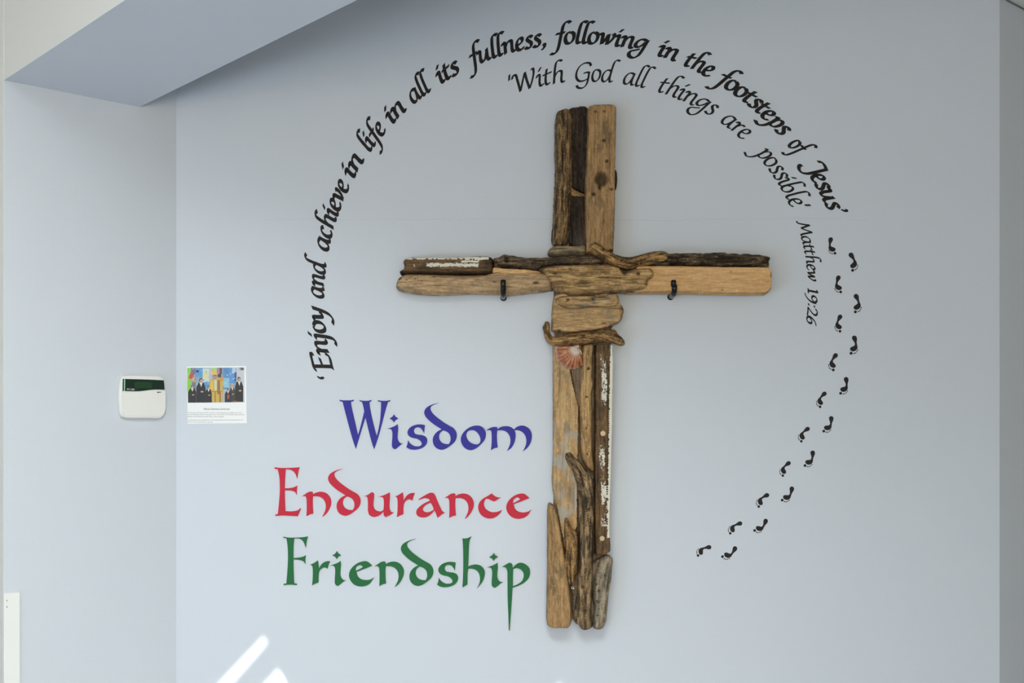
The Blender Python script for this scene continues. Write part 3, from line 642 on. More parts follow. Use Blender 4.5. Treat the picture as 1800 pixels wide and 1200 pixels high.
# ------------------------------------------------------------------ raised words
GA = dict(org=(470, 680), s=7.2); GB = dict(org=(700, 680), s=7.2); GC = dict(org=(470, 800), s=7.2); GD = dict(org=(700, 800), s=7.2)
GE = dict(org=(480, 930), s=6.3167); GF = dict(org=(700, 930), s=6.316)
GL = {
 'W': (GA, ['915,160! 940,167 1005,169 1070,166 1092,160! 1093,178! 1060,184! 1062,225 1085,330 1115,460 1148,608! 1180,500 1205,400 1228,308! 1215,245 1200,190! 1170,178! 1166,165! 1200,173 1245,175 1290,172 1316,163! 1318,180! 1293,190! 1300,260 1335,430 1385,625! 1410,520 1430,400 1438,280 1440,190! 1400,182! 1397,167! 1430,173 1480,176 1530,172 1555,163! 1555,182! 1528,188! 1500,280 1460,430 1400,650 1352,785! 1320,690 1280,540 1243,385! 1215,470 1170,620 1120,782! 1080,660 1030,480 985,310 955,190! 918,177!']),
 'i': (GA, ['1603,345! 1622,374 1658,398! 1622,420 1603,448! 1584,420 1547,398! 1584,374', '1520,528! 1575,510 1620,490 1648,470! 1655,500 1656,540 1650,600 1650,650 1665,690 1690,712 1718,714! 1690,730 1655,760 1622,786! 1600,780 1580,755 1578,700 1583,620 1580,560 1565,535 1545,528']),
 's': (GB, ['340,482! 335,520 328,585! 310,550 285,520 245,510 210,525 200,555 215,590 260,603 310,610 350,630 368,665 360,715 320,760 260,785 190,792 140,782 103,760! 118,720 124,672! 150,710 190,740 240,750 285,740 298,715 280,680 240,655 190,645 145,625 120,590 125,545 160,505 210,482 270,472 310,476']),
 'd': (GB, ['520,200! 460,212 400,235 350,270 330,320 345,370 390,420 450,470 520,515 550,535! 500,560 455,610 438,665 450,730 490,775 545,793 600,780 660,740 715,690 740,630 735,570 700,520 650,490 590,455 500,390 440,335 410,285 415,250 460,220', '570,548! 540,570 520,605 520,650 545,695 590,718 640,722! 658,690 663,645 650,600 620,568']),
 'o': (GB, ['990,487 1050,497 1095,540 1110,600 1095,665 1040,730 975,780 915,798 850,775 805,720 792,655 815,590 865,535 925,500', '925,545 885,558 862,600 872,650 905,695 955,720 1005,725 1035,700 1040,650 1015,595 975,555']),
 'm': (GB, ['1108,550! 1150,525 1195,507 1250,505! 1258,530! 1300,505 1350,495 1400,498 1440,515 1465,535! 1500,505 1550,488 1600,492 1655,525 1685,575 1692,625 1680,690 1640,760 1573,820! 1600,770 1618,720 1620,660 1605,610 1570,570 1530,550 1475,545! 1485,590 1485,630 1470,700 1430,770 1372,813! 1400,760 1417,710 1418,650 1400,600 1365,565 1320,548 1255,548! 1250,600 1252,690 1260,765! 1215,775 1172,800! 1180,740 1183,640 1180,580 1172,550 1140,545']),
 'E': (GC, ['92,150! 150,158 230,160 320,157 410,150! 395,200 378,297! 365,250 330,200 290,180 233,175! 228,260 222,415! 270,415 330,405 382,382! 376,420 374,500! 355,465 320,448 222,440! 224,560 230,705! 290,708 350,703 400,685 415,665! 425,682! 405,725 388,770! 300,765 200,760 103,765! 104,748! 135,742! 150,600 160,440 155,280 135,178! 95,168!']),
 'n': (GC, ['437,518! 480,490 520,465 560,458 577,470 577,492! 620,470 680,460 740,475 785,515 808,570 805,630 780,690 740,745 693,782! 720,730 738,680 740,620 725,575 695,540 650,520 580,518! 576,570 577,650 583,738! 545,745 497,770! 500,700 500,600 495,540 480,517']),
 'u': (GC, ['1222,517! 1270,500 1325,467 1348,480 1352,520 1345,590 1345,640 1360,680 1400,705 1440,708 1470,690! 1475,640 1475,580 1465,535 1440,525 1405,523! 1470,505 1550,467! 1553,520 1548,600 1550,680 1570,715 1603,722! 1560,750 1498,780! 1478,760 1470,712! 1430,750 1380,775 1330,775 1290,750 1275,700 1275,620 1270,550 1260,522']),
 'r': (GC, ['1612,522! 1660,500 1713,467! 1722,510 1726,570! 1760,515 1800,485 1840,475 1868,478! 1850,520 1836,572! 1800,555 1760,570 1735,600 1724,650 1722,745! 1680,760 1640,783! 1648,700 1650,600 1645,545 1630,525']),
 'a': (GD, ['258,555! 330,510 400,475 440,475 465,500 490,560 530,650 560,705 590,725! 550,750 498,792! 480,740 460,695! 420,740 370,775 310,785 255,770 230,735 235,690 280,640 340,600 405,572! 385,550 345,540 300,550 262,565!', '412,597! 370,615 330,645 312,680 330,710 375,720 420,705 452,685! 440,650']),
 'c': (GD, ['1183,480! 1210,505 1250,528 1300,533! 1260,555 1215,582! 1180,570 1150,555 1112,548! 1092,580 1085,620 1100,665 1140,700 1190,718 1250,715 1315,690! 1280,740 1220,785 1150,797 1080,775 1030,725 1012,660 1025,600 1070,550 1130,515']),
 'e': (GD, ['1660,540! 1630,510 1590,485 1540,485 1470,510 1400,570 1368,640 1378,710 1430,775 1500,800 1570,795 1630,765 1685,685! 1640,712 1580,722 1520,710 1480,675 1460,618! 1560,580', '1453,605! 1455,570 1480,540 1515,532 1545,555! 1500,582']),
 'F': (GE, ['115,82! 170,91 230,92 320,88 390,78! 380,110 363,205! 350,160 325,120 290,102 238,100! 230,170 228,318! 290,312 335,302 366,285! 360,330 360,385! 340,355 300,340 228,332! 230,450 236,598! 268,605! 265,618! 190,612 118,618! 120,603! 150,600! 162,450 168,300 162,170 150,100! 117,92!']),
 'h': (GF, ['713,100! 760,100 790,88 815,75! 797,110 788,170 783,260 778,410! 820,395 870,390 925,410 960,460 960,510 935,580 873,655! 900,600 908,550 900,500 875,460 835,438 780,435! 772,480 770,560 770,610! 745,625 713,643! 720,500 722,300 718,160']),
 'p': (GF, ['1150,418! 1195,390 1240,370 1265,385 1272,425! 1300,395 1350,370 1410,385 1455,430 1463,490 1440,550 1390,595 1330,625 1270,647! 1265,720 1255,880 1245,1020 1237,1122! 1228,1122! 1222,950 1215,750 1213,560 1210,460 1195,425 1170,415', '1277,440! 1320,430 1360,445 1388,480 1392,520 1375,570 1330,605 1274,630! 1274,530']),
}
LET = 0.004
def raised_word(mat, items, label):
    th = []
    for ch, dx, dy in items:
        g, loops = GL[ch]
        L = []
        for s in loops:
            p = catmull([((a/g['s']+g['org'][0]+dx), (b/g['s']+g['org'][1]+dy), c) for a, b, c in parse(s)], True, 5)
            L.append([((x-CX)*U, EYE+(HY-y)*U) for x, y in p])
        xs = [q_[0] for l in L for q_ in l]; zs = [q_[1] for l in L for q_ in l]
        th.append((ch, L, (min(xs)+max(xs))/2, min(zs)))
    e = empty('raised_lettering', (sum(t[2] for t in th)/len(th), 0, min(t[3] for t in th)), label, 'lettering')
    for ch, L, cx, cz in th:
        me = fill_mesh('letter', [[(x-cx, z-cz) for x, z in l] for l in L], LET)
        link_mesh('letter', me, mat, e, None, loc=(cx, 0, cz))
raised_word(M_wis, [('W', 0, 0), ('i', 0, 0), ('s', 0, 0), ('d', 0, 0), ('o', 0, 0), ('m', 0, 0)], 'blue raised word Wisdom, the uppermost of three coloured words beside the cross')
raised_word(M_end, [('E', 0, 0), ('n', 0, 0), ('d', -168.9, 115.8), ('u', 0, 0), ('r', 0, 0), ('a', 0, 0), ('n', 250.5, 3.1), ('c', 0, 0), ('e', 0, 0)], 'red raised word Endurance, between the blue and the green word')
raised_word(M_fri, [('F', 0, 0), ('r', -149, 119.7), ('i', -100.4, 240.1), ('e', -276.2, 118.8), ('n', 127.8, 122.7), ('d', -41.1, 239), ('s', 54.1, 241.4), ('h', 0, 0), ('i', 175.2, 243.3), ('p', 0, 0)], 'green raised word Friendship, lowest of the three coloured words')

# ------------------------------------------------------------------ calligraphy on two arcs
# glyph skeletons: x-height 100, baseline 0; strokes of a broad pen; then slanted
ARCH = '19,45 33,78 50,96 63,92 65,72 62,35 64,12 72,5 84,14'
GLY = {
 'a': (80, ['64,90 50,97 32,92 15,66 10,34 18,8 32,4 46,18 58,48 66,86!', '68,97! 62,60 61,26 66,6 74,6 84,14']),
 'b': (66, ['66,170 50,179 34,170 24,130 14,60 12,18 20,4 36,4 53,24 58,60 48,84 34,82 18,58']),
 'c': (56, ['55,82 46,97 30,93 14,66 10,32 20,7 34,4 53,22']),
 'd': (82, ['64,90 50,97 32,92 15,66 10,34 18,8 32,4 46,18 58,48 66,86!', '112,172 94,179 78,166 68,120 62,60 61,26 66,6 74,6 84,16']),
 'e': (58, ['13,46 32,52 46,66 50,84 42,97 28,93 14,68 10,34 18,8 32,3 46,10 55,24']),
 'f': (52, ['90,168 74,179 58,172 46,150 38,100 30,40 22,-20 12,-56 -6,-74 -26,-70', '2,84! 58,93!']),
 'g': (78, ['66,92 48,98 28,88 12,60 12,32 26,24 46,44 66,84!', '74,98! 66,50 58,0 46,-44 22,-68 0,-62 -10,-40 -2,-16 18,-4 44,14']),
 'h': (82, ['70,170 54,179 38,170 28,130 22,60 18,2!', ARCH]),
 'i': (36, ['0,70 12,92 20,88 18,55 16,25 20,6 28,4 40,18', '16,116! 34,146!']),
 'j': (34, ['2,78 14,92 20,88 18,40 12,-20 4,-52 -12,-70 -32,-66', '20,116! 38,146!']),
 'l': (38, ['66,170 50,179 34,170 24,130 17,60 15,24 20,6 28,4 40,18']),
 'n': (82, ['2,72 12,92 21,86 20,50 18,2!', ARCH]),
 'o': (66, ['36,96 20,88 10,60 10,30 20,6 36,3 52,20 60,50 56,82 38,96']),
 'p': (68, ['8,78 24,96! 24,50 18,0 4,-44 -18,-68 -46,-58', '22,50 36,82 52,96 64,84 62,44 48,12 28,4 16,16']),
 'r': (54, ['2,72 12,92 21,86 20,50 18,2!', '19,45 30,76 44,94 58,90']),
 's': (52, ['52,84 42,97 26,92 20,74 30,58 42,44 44,22 32,5 16,4 4,14']),
 't': (46, ['28,126! 20,80 16,36 18,12 26,4 42,18', '0,80! 56,95!']),
 'u': (82, ['2,72 12,92 20,86 17,50 15,22 22,4 34,8 50,34 62,70!', '66,94! 62,50 60,20 66,5 74,6 84,14']),
 'v': (62, ['2,72 12,92 20,86 23,50 26,4!', '26,4! 44,34 56,70 56,92 48,96']),
 'w': (98, ['2,72 12,92 20,86 23,50 24,4!', '24,4! 40,40 56,90!', '56,90! 56,50 56,4!', '56,4! 76,36 90,72 88,92 80,96']),
 'y': (66, ['2,72 14,92 20,84 22,46 28,14 38,18 52,44', '70,98! 62,46 52,-6 38,-46 14,-70 -10,-64']),
 'E': (88, ['28,146! 24,80 18,2!', '2,130 14,146 50,148 96,146 96,126!', '24,76! 72,86!', '2,2! 30,4 62,4 80,12 92,36!']),
 'J': (74, ['12,116 22,140 44,150 84,144!', '78,148! 66,60 54,-6 32,-42 6,-44 -10,-26 -8,-6']),
 'W': (138, ['0,112 10,138 24,136 30,90 36,2!', '36,2! 58,70 80,136!', '80,136! 84,70 92,2!', '92,2! 116,60 132,118 130,144 116,140']),
 'G': (112, ['108,120 98,142 70,146 36,126 14,80 14,34 34,6 64,6 92,22', '60,64 84,72 104,66!', '98,66! 94,20 84,-26 60,-50 30,-46 18,-28']),
 'M': (128, ['-8,12 2,4 16,30 34,90 46,144!', '46,144! 52,90 60,30!', '60,30! 88,90 112,146!', '112,146! 112,80 114,20 120,4 134,14']),
 '1': (52, ['14,100! 32,122! 28,60 26,3!', '8,2! 46,2!']),
 '9': (66, ['58,88 46,108 26,104 12,76 20,48 40,50 56,72 62,96', '64,100! 60,50 46,10 24,-22 -2,-40']),
 ':': (34, ['13,17! 21,7!', '21,87! 29,77!']),
 '2': (66, ['8,96 24,120 48,118 56,92 40,54 8,8!', '6,6! 40,8 72,4!']),
 '6': (66, ['70,126 44,110 20,70 12,28 24,5 46,10 60,42 52,68 34,62 16,36']),
 "'": (26, ['22,152! 12,110!']),
 '<': (30, ['30,134 14,128 8,112 14,98 20,100']),
 '>': (30, ['12,140 24,142 26,130 18,114 4,104']),
 ',': (30, ['10,14 22,14 24,2 16,-18 2,-30']),
}
SLANT = 0.10
def stroke_ribbon(s, nib, thin, ang):
    pts = catmull([(a, b, c) for a, b, c in parse(s)], False, 7)
    P = [pts[0]]
    for q_ in pts[1:]:
        if np.linalg.norm(q_-P[-1]) > .6: P.append(q_)
    P = np.array(P); P[:, 0] += P[:, 1]*SLANT
    ca, sa = math.cos(ang), math.sin(ang)
    A = np.array([[ca*ca*nib*nib+sa*sa*thin*thin, ca*sa*(nib*nib-thin*thin)], [ca*sa*(nib*nib-thin*thin), sa*sa*nib*nib+ca*ca*thin*thin]])
    out = []
    T = np.gradient(P, axis=0)
    for p, t in zip(P, T):
        n = np.array([-t[1], t[0]]); n /= np.linalg.norm(n)+1e-9
        v_ = A@n/math.sqrt(n@A@n); out.append((p+v_, p-v_))
    return out
def arc_radius(table):
    ang = np.array([a for a, r in table]); rr = np.array([r for a, r in table]); o = np.argsort(ang)
    c = np.polyfit(ang[o], rr[o], 5)
    lo, hi = ang.min()-.08, ang.max()+.08
    return lambda a: np.polyval(c, min(max(a, lo), hi))
def reading_angle(x, y, c):      # clockwise from straight up
    return math.atan2(x-c[0], c[1]-y)
def arc_text(thing, centre, rad, words, xh, nib, thin, mat, depth=0.0005):
    for wi, (txt, start, end) in enumerate(words):
        a0_, a1_ = reading_angle(*start, centre), reading_angle(*end, centre)
        pos, x = [], 0.0; lo, hi = 1e9, -1e9
        for ch in txt:
            adv, st = GLY[ch]; pos.append(x)
            for s in st:
                for pa, pb in stroke_ribbon(s, nib, thin, math.radians(40)):
                    lo = min(lo, x+pa[0], x+pb[0]); hi = max(hi, x+pa[0], x+pb[0])
            x += adv
        am = (a0_+a1_)/2; R = rad(am)
        sx = (a1_-a0_)*(R+8)/(hi-lo)              # pixels per glyph unit along the arc
        sy = xh/100
        if len(txt) == 1: sx = sy
        ra0 = a0_-lo*sx/(R+8)
        e = None
        wl = bpy.data.objects.new('word', None); C.objects.link(wl); wl.parent = thing; wl.empty_display_size = .02
        wpos = None
        for ch, px_ in zip(txt, pos):
            adv, st = GLY[ch]
            ac = ra0+(px_+adv/2)*sx/(R+8); r0 = rad(ac)
            ca, sa = math.cos(ac), math.sin(ac)
            verts, faces = [], []
            origin = wx(centre[0]+r0*sa, centre[1]-r0*ca, 0)
            if wpos is None:
                wpos = origin.copy(); wl.location = wpos-Vector(thing.location)
            def tp(gx, gy, dd):
                lx = (gx-adv/2)*sx; ly = gy*sy
                X = centre[0]+r0*sa+lx*ca+ly*sa; Y = centre[1]-r0*ca+lx*sa-ly*ca
                q_ = wx(X, Y, 0); return (q_.x-origin.x, -dd, q_.z-origin.z)
            for s in st:
                rb = stroke_ribbon(s, nib, thin, math.radians(40)); n0 = len(verts); n = len(rb)
                for pa, pb in rb:
                    verts += [tp(*pa, depth), tp(*pb, depth), tp(*pa, 0), tp(*pb, 0)]
                for i in range(n-1):
                    b_ = n0+4*i
                    faces += [(b_, b_+4, b_+5, b_+1), (b_, b_+2, b_+6, b_+4), (b_+1, b_+5, b_+7, b_+3)]
                b_ = n0+4*(n-1); faces += [(n0, n0+1, n0+3, n0+2), (b_, b_+2, b_+3, b_+1)]
                depth += 0.000004
            me = mesh_from('letter', verts, faces)
            o = bpy.data.objects.new('letter', me); C.objects.link(o); me.materials.append(mat)
            o.parent = wl; o.location = origin-wpos
C1 = (1024.2, 532.4); C2 = (1042.0, 520.5)
T1 = [(583, 640), (570, 512), (586, 404), (606, 348.5), (630, 298), (651, 266), (759, 159), (789, 138), (884.6, 96.8), (911, 89.5), (1011, 78), (1037, 78), (1160, 99), (1185, 107), (1373, 240), (1424.7, 315.7), (1446.7, 356), (1458, 369)]
T2 = [(915, 161), (931, 156.5), (976.5, 146), (1046.7, 146.6), (1132, 153), (1169, 165), (1205, 180), (1273, 220), (1286, 232.5), (1303, 246.7), (1342, 285), (1365, 324), (1381, 345), (1393.5, 368), (1403, 392), (1414, 455), (1419.5, 510), (1419, 545), (1417.5, 567)]
mk = lambda T, c: arc_radius([(reading_angle(x, y, c), math.hypot(x-c[0], y-c[1])) for x, y in T])
r1, r2 = mk(T1, C1), mk(T2, C2)
th1 = empty('arc_lettering', wx(1024, 90), 'bold black calligraphic sentence arching over the cross, ending in the footsteps of Jesus', 'lettering')
arc_text(th1, C1, r1, [
    ('<', (566, 667), (556, 640)), ('Enjoy', (583, 652), (543, 536)), ('and', (569, 525), (537, 441)), ('achieve', (577, 443), (597, 313)),
    ('in', (608, 310), (638, 277)), ('life', (651, 268), (674, 220)), ('in', (680, 212), (713, 188)), ('all', (722, 178), (755, 130)),
    ('its', (766, 138), (805, 108)), ('fullness,', (817, 120), (961, 80)), ('following', (966, 98), (1141, 80)), ('in', (1152.5, 97), (1191, 100)),
    ('the', (1201, 112), (1257, 122)), ('footsteps', (1240, 150), (1392, 230)), ('of', (1384, 254), (1437, 262)), ('Jesus', (1402, 290), (1476, 368)), ('>', (1478, 368), (1488, 384))],
    21.6, 14.2, 5.6, M_ink)
th2 = empty('arc_lettering', wx(1042, 146), 'thin black calligraphic sentence beneath the bold arc, saying with God all things are possible', 'lettering')
arc_text(th2, C2, r2, [
    ("'With", (891, 138), (995, 135)), ('God', (1010, 128), (1094, 108)), ('all', (1094.7, 143), (1156, 120)), ('things', (1155, 159), (1265, 189)),
    ('are', (1265, 215), (1320, 234)), ("possible'", (1303, 272), (1418, 366))], 22.3, 9.6, 4.0, M_ink)
th3 = empty('arc_lettering', wx(1420, 490), 'small black chapter and verse reading Matthew 19:26 beside the upper footprints', 'lettering')
arc_text(th3, C2, r2, [('Matthew', (1402, 387), (1430, 495)), ('19:26', (1428, 505), (1432, 573))], 14.5, 10.5, 4.6, M_ink)

# ------------------------------------------------------------------ footprints
FH, FB = np.array([348.0, 910.0]), np.array([203.0, 1019.0])
SOLE = '350,883 370,892 378,911 369,932 346,939 315,933 286,933 270,945 268,970 267,992 254,1010 232,1009 215,992 209,965 217,938 240,920 265,915 295,906 325,889'
def footprint(heel, toe, mirror, label):
    e1 = (FB-FH); L = np.linalg.norm(e1); e1 = e1/L; e2 = np.array([-e1[1], e1[0]])
    g1 = np.array(toe)-np.array(heel); G_ = np.linalg.norm(g1); g1 = g1/G_; g2 = np.array([-g1[1], g1[0]])*(-1 if mirror else 1)
    k = G_/L
    tr_ = lambda p: np.array(heel)+k*(((p-FH)@e1)*g1+((p-FH)@e2)*g2)
    org = wx(*heel)
    E_ = empty('footprint', org, label, 'footprint', 'trail of black footprints')
    def add(name, loop):
        L2 = []
        for p in loop:
            q_ = wx(*tr_(np.array(p, float))); L2.append((q_.x-org.x, q_.z-org.z))
        link_mesh(name, fill_mesh(name, [L2], 0.0006), M_foot, E_, None, loc=org)
    add('sole', catmull([(a, b) for a, b, _ in parse(SOLE)], True, 4))
    for i, (x, y, r) in enumerate([(203, 1019, 17.5), (187, 990, 8), (185, 970, 7.5), (194, 950, 7), (207, 933, 7)]):
        add('big_toe' if i == 0 else 'toe', [(x+r*math.cos(t), y+r*math.sin(t)) for t in np.linspace(0, 2*math.pi, 13)[:-1]])
inner = [((1460, 421), (1467.7, 445)), ((1473.5, 488), (1477.7, 513)), ((1476.5, 556.7), (1476.5, 582)), ((1468.5, 624.5), (1464.7, 650)), ((1449, 691.7), (1441.5, 714.8)),
         ((1419.4, 753.6), (1408.5, 775.3)), ((1386, 813.8), (1376, 835.6)), ((1348, 870), (1333.6, 890)), ((1300.7, 919.6), (1283.6, 937)), ((1246.4, 961.3), (1227, 975.9))]
outer_ = [((1496, 448), (1498.7, 475)), ((1505, 520.7), (1503.5, 548)), ((1502, 594), (1496, 620.7)), ((1487.5, 666.6), (1477.6, 691)), ((1461.3, 735.3), (1448, 757.5)),
          ((1428.7, 795.8), (1415, 818)), ((1392, 859), (1375, 878.7)), ((1346, 915.6), (1326.4, 932)), ((1292, 964), (1270, 977.9))]
ORD = ['first', 'second', 'third', 'fourth', 'fifth', 'sixth', 'seventh', 'eighth', 'ninth', 'tenth']
for i, (h_, t_) in enumerate(inner):
    footprint(h_, t_, False, f'black footprint, {ORD[i]} from the top in the inner file of the trail')
for i, (h_, t_) in enumerate(outer_):
    footprint(h_, t_, True, f'black footprint, {ORD[i]} from the top in the outer file of the trail')

# ------------------------------------------------------------------ alarm keypad on the splayed wall
KO = on_left(247, 735)
KP = empty('alarm_keypad', KO, 'white alarm keypad with a dark green display beside the pinned photograph', 'keypad')
RZ = math.atan2(DH[1], DH[0])
KP.rotation_euler = (0, 0, RZ)
def klocal(x, y):
    P = on_left(x, y)-KO; return (P.x*DH[0]+P.y*DH[1], P.z)
def kp_part(name, pxloop, y0, depth, mat, bevel=0.0, parent=None, smooth_=True, label=None, shift=None):
    L2 = [klocal(*p) for p in pxloop]
    me = fill_mesh(name, [L2], depth, bevel)
    me.transform(Matrix.Translation((0, -y0, 0)))
    o = bpy.data.objects.new(name, me); C.objects.link(o); me.materials.append(mat); o.parent = parent or KP
    if label: o['label'] = label
    return o
z11 = lambda s: [(195+a/11.43, 645+b/11.43) for a, b in [(p[0], p[1]) for p in catmull(parse(s), True, 4)]]
body = z11('190,190 230,172 400,168 600,172 800,178 930,190 1000,235 1022,350 1040,600 1045,800 1025,950 950,1025 700,1028 450,1028 250,1020 165,970 140,850 125,600 150,300')
kp_part('housing', body, 0, 0.020, M_plast, 0.003)
disp = z11('182,242! 400,248 700,256 1000,270! 1012,360 1018,462! 900,456 760,460 640,474 500,488 380,490 178,482!')
kp_part('display_window', disp, 0.0195, 0.0015, simple('dark_green_display', srgb(22, 46, 34), 0.12, spec=0.7), label='dark green display window')
kp_part('cover_flap', z11('150,500! 380,500 500,497 640,484 760,470 900,466 1036,474! 1044,700 1040,820 1010,930 930,985 700,990 400,985 220,975 165,900 148,750'), 0.0195, 0.002, M_plast, 0.0008)
kp_part('display_stripe', z11('205,246! 228,247! 220,482! 200,482!'), 0.021, 0.0004, simple('pale_stripe', srgb(170, 215, 195), 0.4))
kp_part('lcd_glow', z11('420,300! 760,312! 760,430! 420,420!'), 0.021, 0.0002, simple('green_lcd', srgb(34, 66, 40), 0.2, spec=0.6))
def text_mesh(s, size):
    cu = bpy.data.curves.new('t', 'FONT'); cu.body = s; cu.size = size; cu.align_x = 'LEFT'
    o = bpy.data.objects.new('t', cu); C.objects.link(o)
    me = bpy.data.meshes.new_from_object(o.evaluated_get(bpy.context.evaluated_depsgraph_get()))
    bpy.data.objects.remove(o); bpy.data.curves.remove(cu)
    me.transform(Matrix.Rotation(math.pi/2, 4, 'X')); me.materials.clear(); return me
x0, z0 = klocal(195+262/11.43, 645+466/11.43)
x1, _ = klocal(195+410/11.43, 645+466/11.43)
me = text_mesh('PC-580', 0.0078); xs = [v_.co.x for v_ in me.vertices]; sx_ = (x1-x0)/(max(xs)-min(xs))
me.transform(Matrix.Diagonal((sx_, 1, 0.95, 1))); me.transform(Matrix.Translation((x0, -0.0216, z0)))
o = bpy.data.objects.new('printed_text', me); C.objects.link(o); me.materials.append(simple('white_print', srgb(240, 240, 235), .5)); o.parent = KP
for a, b, c in ((862, 925, 508), (868, 905, 515), (925, 947, 509)):
    kp_part('logo_mark', z11(f'{a},{c-8}! {b},{c-8}! {b},{c+6}! {a},{c+6}!'), 0.0215, 0.0003, simple('black_print', srgb(30, 30, 30), .5))

# ------------------------------------------------------------------ printed notice
PN = empty('paper_notice', wx(381, 743), 'white printed sheet with a colour group photograph, pinned beside the alarm keypad', 'notice')
def px_mesh(loop, p): return [tuple(wx(x, y, 0)+Vector((0, -p, 0))) for x, y in loop]
v = px_mesh([(328.5, 644), (432.5, 643), (434, 743.5), (330, 744.5)], 0.0)
v2 = px_mesh([(328.5, 644), (432.5, 643), (434, 743.5), (330, 744.5)], 0.0012)
me = mesh_from('sheet', v+v2, [(4, 7, 6, 5), (0, 1, 5, 4), (1, 2, 6, 5), (2, 3, 7, 6), (3, 0, 4, 7)])
link_mesh('sheet', me, simple('paper', srgb(246, 246, 246), .5), PN)
z10 = lambda a, b: (320+a/10.43, 635+b/10.43)
pv, pf, pc = [], [], []
lay = [0.00125]
def pic(loop, col):
    lay[0] += 0.000008; n = len(pv)
    for a, b in loop: pv.append(tuple(wx(*z10(a, b), 0)+Vector((0, -lay[0], 0)))); pc.append(srgb(*col))
    pf.append(tuple(range(n, n+len(loop))))
rect = lambda a, b, c, d: [(a, b), (c, b), (c, d), (a, d)]
ell = lambda x, y, rx, ry, n=12: [(x+rx*math.cos(2*math.pi*k/n), y+ry*math.sin(2*math.pi*k/n)) for k in range(n)]
pic([(96, 118), (1138, 112), (1146, 748), (110, 758)], (150, 165, 185))
for r_, c_ in [((98, 118, 165, 560), (140, 200, 70)), ((130, 215, 215, 320), (205, 80, 70)), ((190, 300, 245, 400), (225, 180, 90)), ((165, 118, 245, 240), (125, 110, 130)), ((185, 380, 250, 560), (110, 120, 140)),
               ((245, 118, 410, 300), (100, 155, 205)), ((255, 160, 310, 205), (50, 70, 110)), ((380, 130, 500, 380), (205, 215, 205)), ((495, 120, 545, 330), (190, 190, 195)), ((545, 118, 640, 200), (165, 205, 130)),
               ((395, 380, 520, 470), (90, 155, 205)), ((640, 118, 735, 240), (175, 130, 155)), ((690, 118, 735, 240), (95, 80, 85)), ((755, 118, 860, 510), (90, 140, 190)), ((755, 300, 860, 480), (150, 195, 215)),
               ((860, 118, 965, 400), (90, 150, 215)), ((920, 118, 985, 220), (190, 205, 220)), ((965, 200, 1005, 400), (50, 80, 125)), ((1000, 118, 1140, 740), (200, 205, 215)), ((1055, 116, 1135, 162), (95, 95, 98)),
               ((770, 510, 900, 600), (190, 190, 195)), ((110, 560, 160, 756), (120, 130, 110)), ((740, 520, 790, 748), (175, 180, 185))]:
    pic(rect(*r_), c_)
rs = random.Random(4)
for k in range(90):
    x, y = rs.uniform(110, 1120), rs.uniform(125, 480); s = rs.uniform(8, 24)
    pic(rect(x, y, x+s*.8, y+s), rs.choice([(150, 195, 225), (60, 110, 170), (215, 220, 190), (175, 200, 120), (225, 225, 225), (200, 120, 100), (90, 100, 120), (120, 170, 215)]))
pic(ell(440, 250, 30, 42), (222, 205, 95)); pic(ell(440, 255, 14, 22), (235, 225, 150))
def person(x, ytop, w_, h_, coat, skin=(205, 160, 135), hair=(70, 50, 40), shirt=(225, 225, 230)):
    hd = h_*.085
    pic([(x-w_*.28, ytop+hd*2.1), (x+w_*.28, ytop+hd*2.1), (x+w_*.5, ytop+h_*.38), (x+w_*.5, ytop+h_), (x-w_*.5, ytop+h_), (x-w_*.5, ytop+h_*.38)], coat)
    pic([(x-w_*.16, ytop+hd*2.0), (x+w_*.16, ytop+hd*2.0), (x+w_*.04, ytop+h_*.36)], shirt)
    pic(ell(x, ytop+hd, w_*.20, hd*1.15), hair); pic(ell(x+w_*.03, ytop+hd*1.25, w_*.15, hd*.9), skin)
    pic(ell(x+w_*.12, ytop+h_*.55, w_*.16, h_*.035), skin)
person(350, 312, 170, 442, (34, 34, 38)); person(190, 440, 145, 316, (36, 34, 38)); person(488, 455, 120, 298, (38, 36, 40))
pic([(520, 350), (560, 320), (700, 300), (755, 330), (750, 520), (740, 748), (560, 752), (540, 520), (505, 500)], (205, 170, 80))
pic([(525, 360), (560, 335), (580, 520), (515, 500)], (230, 185, 60)); pic([(590, 350), (640, 340), (640, 520), (600, 540)], (200, 205, 190))
pic(rect(650, 340, 700, 600), (150, 110, 70)); pic(rect(600, 560, 622, 748), (150, 130, 60)); pic(rect(690, 560, 712, 748), (165, 95, 60)); pic(rect(550, 545, 750, 556), (140, 115, 60))
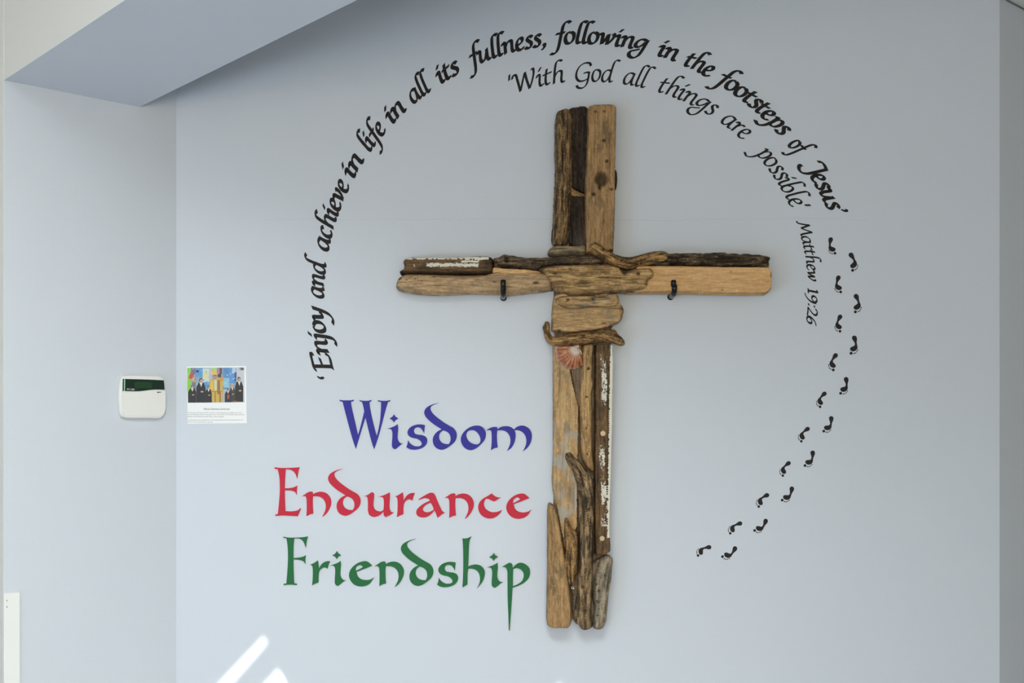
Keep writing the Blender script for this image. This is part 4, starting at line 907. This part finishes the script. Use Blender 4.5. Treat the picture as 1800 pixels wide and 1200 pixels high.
pic([(540, 250), (552, 190), (595, 160), (640, 185), (648, 250)], (225, 185, 105)); pic(ell(608, 285, 34, 42), (185, 135, 110)); pic(rect(578, 248, 640, 262), (110, 75, 55)); pic(ell(690, 262, 34, 34), (80, 65, 55))
pic(ell(735, 330, 32, 48), (205, 150, 75))
person(1050, 290, 150, 450, (32, 32, 38)); person(925, 425, 110, 320, (60, 55, 50), hair=(190, 160, 90)); person(845, 505, 115, 243, (38, 40, 55)); pic(rect(830, 610, 868, 690), (150, 85, 50))
pic(ell(975, 735, 50, 14), (150, 80, 60))
me = mesh_from('printed_photograph', pv, pf)
ca = me.color_attributes.new('col', 'FLOAT_COLOR', 'POINT'); ca.data.foreach_set('color', np.array(pc).ravel())
bm = bmesh.new(); bm.from_mesh(me)
for f_ in bm.faces:
    if f_.normal.y > 0: f_.normal_flip()
bm.to_mesh(me); bm.free()
link_mesh('printed_photograph', me, M_print, PN, 'colour photograph of a robed bishop among children in dark uniform')
M_txt = simple('grey_print', srgb(95, 95, 100), .6)
def line(s, x0_, x1_, yb, hpx, mat, bold=False):
    me = text_mesh(s, 1.0); xs = [v_.co.x for v_ in me.vertices]
    k = (x1_-x0_)/10.43*U/(max(xs)-min(xs)); kz = hpx/10.43*U/0.7
    me.transform(Matrix.Diagonal((k, 1, kz, 1)))
    o_ = wx(*z10(x0_, yb), 0); link_mesh('printed_text', me, mat, PN, None, loc=(o_.x-min(xs)*k, -0.0014, o_.z))
line('Official Opening Ceremony', 395, 875, 880, 26, simple('dark_print', srgb(60, 60, 68), .6))
a = px_mesh([z10(395, 884), z10(875, 882), z10(875, 886), z10(395, 888)], 0.0014)
link_mesh('underline', mesh_from('underline', a, [(0, 3, 2, 1)]), M_txt, PN)
line('On Monday 16th January 2017 a Service of Thanksgiving and celebration of our', 108, 1105, 950, 20, M_txt)
line('school building projects took place here. The school was officially opened by the', 108, 1140, 983, 20, M_txt)
line('Bishop of Portsmouth the Rt. Rev. and our guests', 108, 770, 1020, 20, M_txt)
line('A year group made a gift of our cross using wood from the local beaches for the', 108, 1125, 1082, 20, M_txt)
line('school to commemorate the opening.', 108, 570, 1118, 20, M_txt)
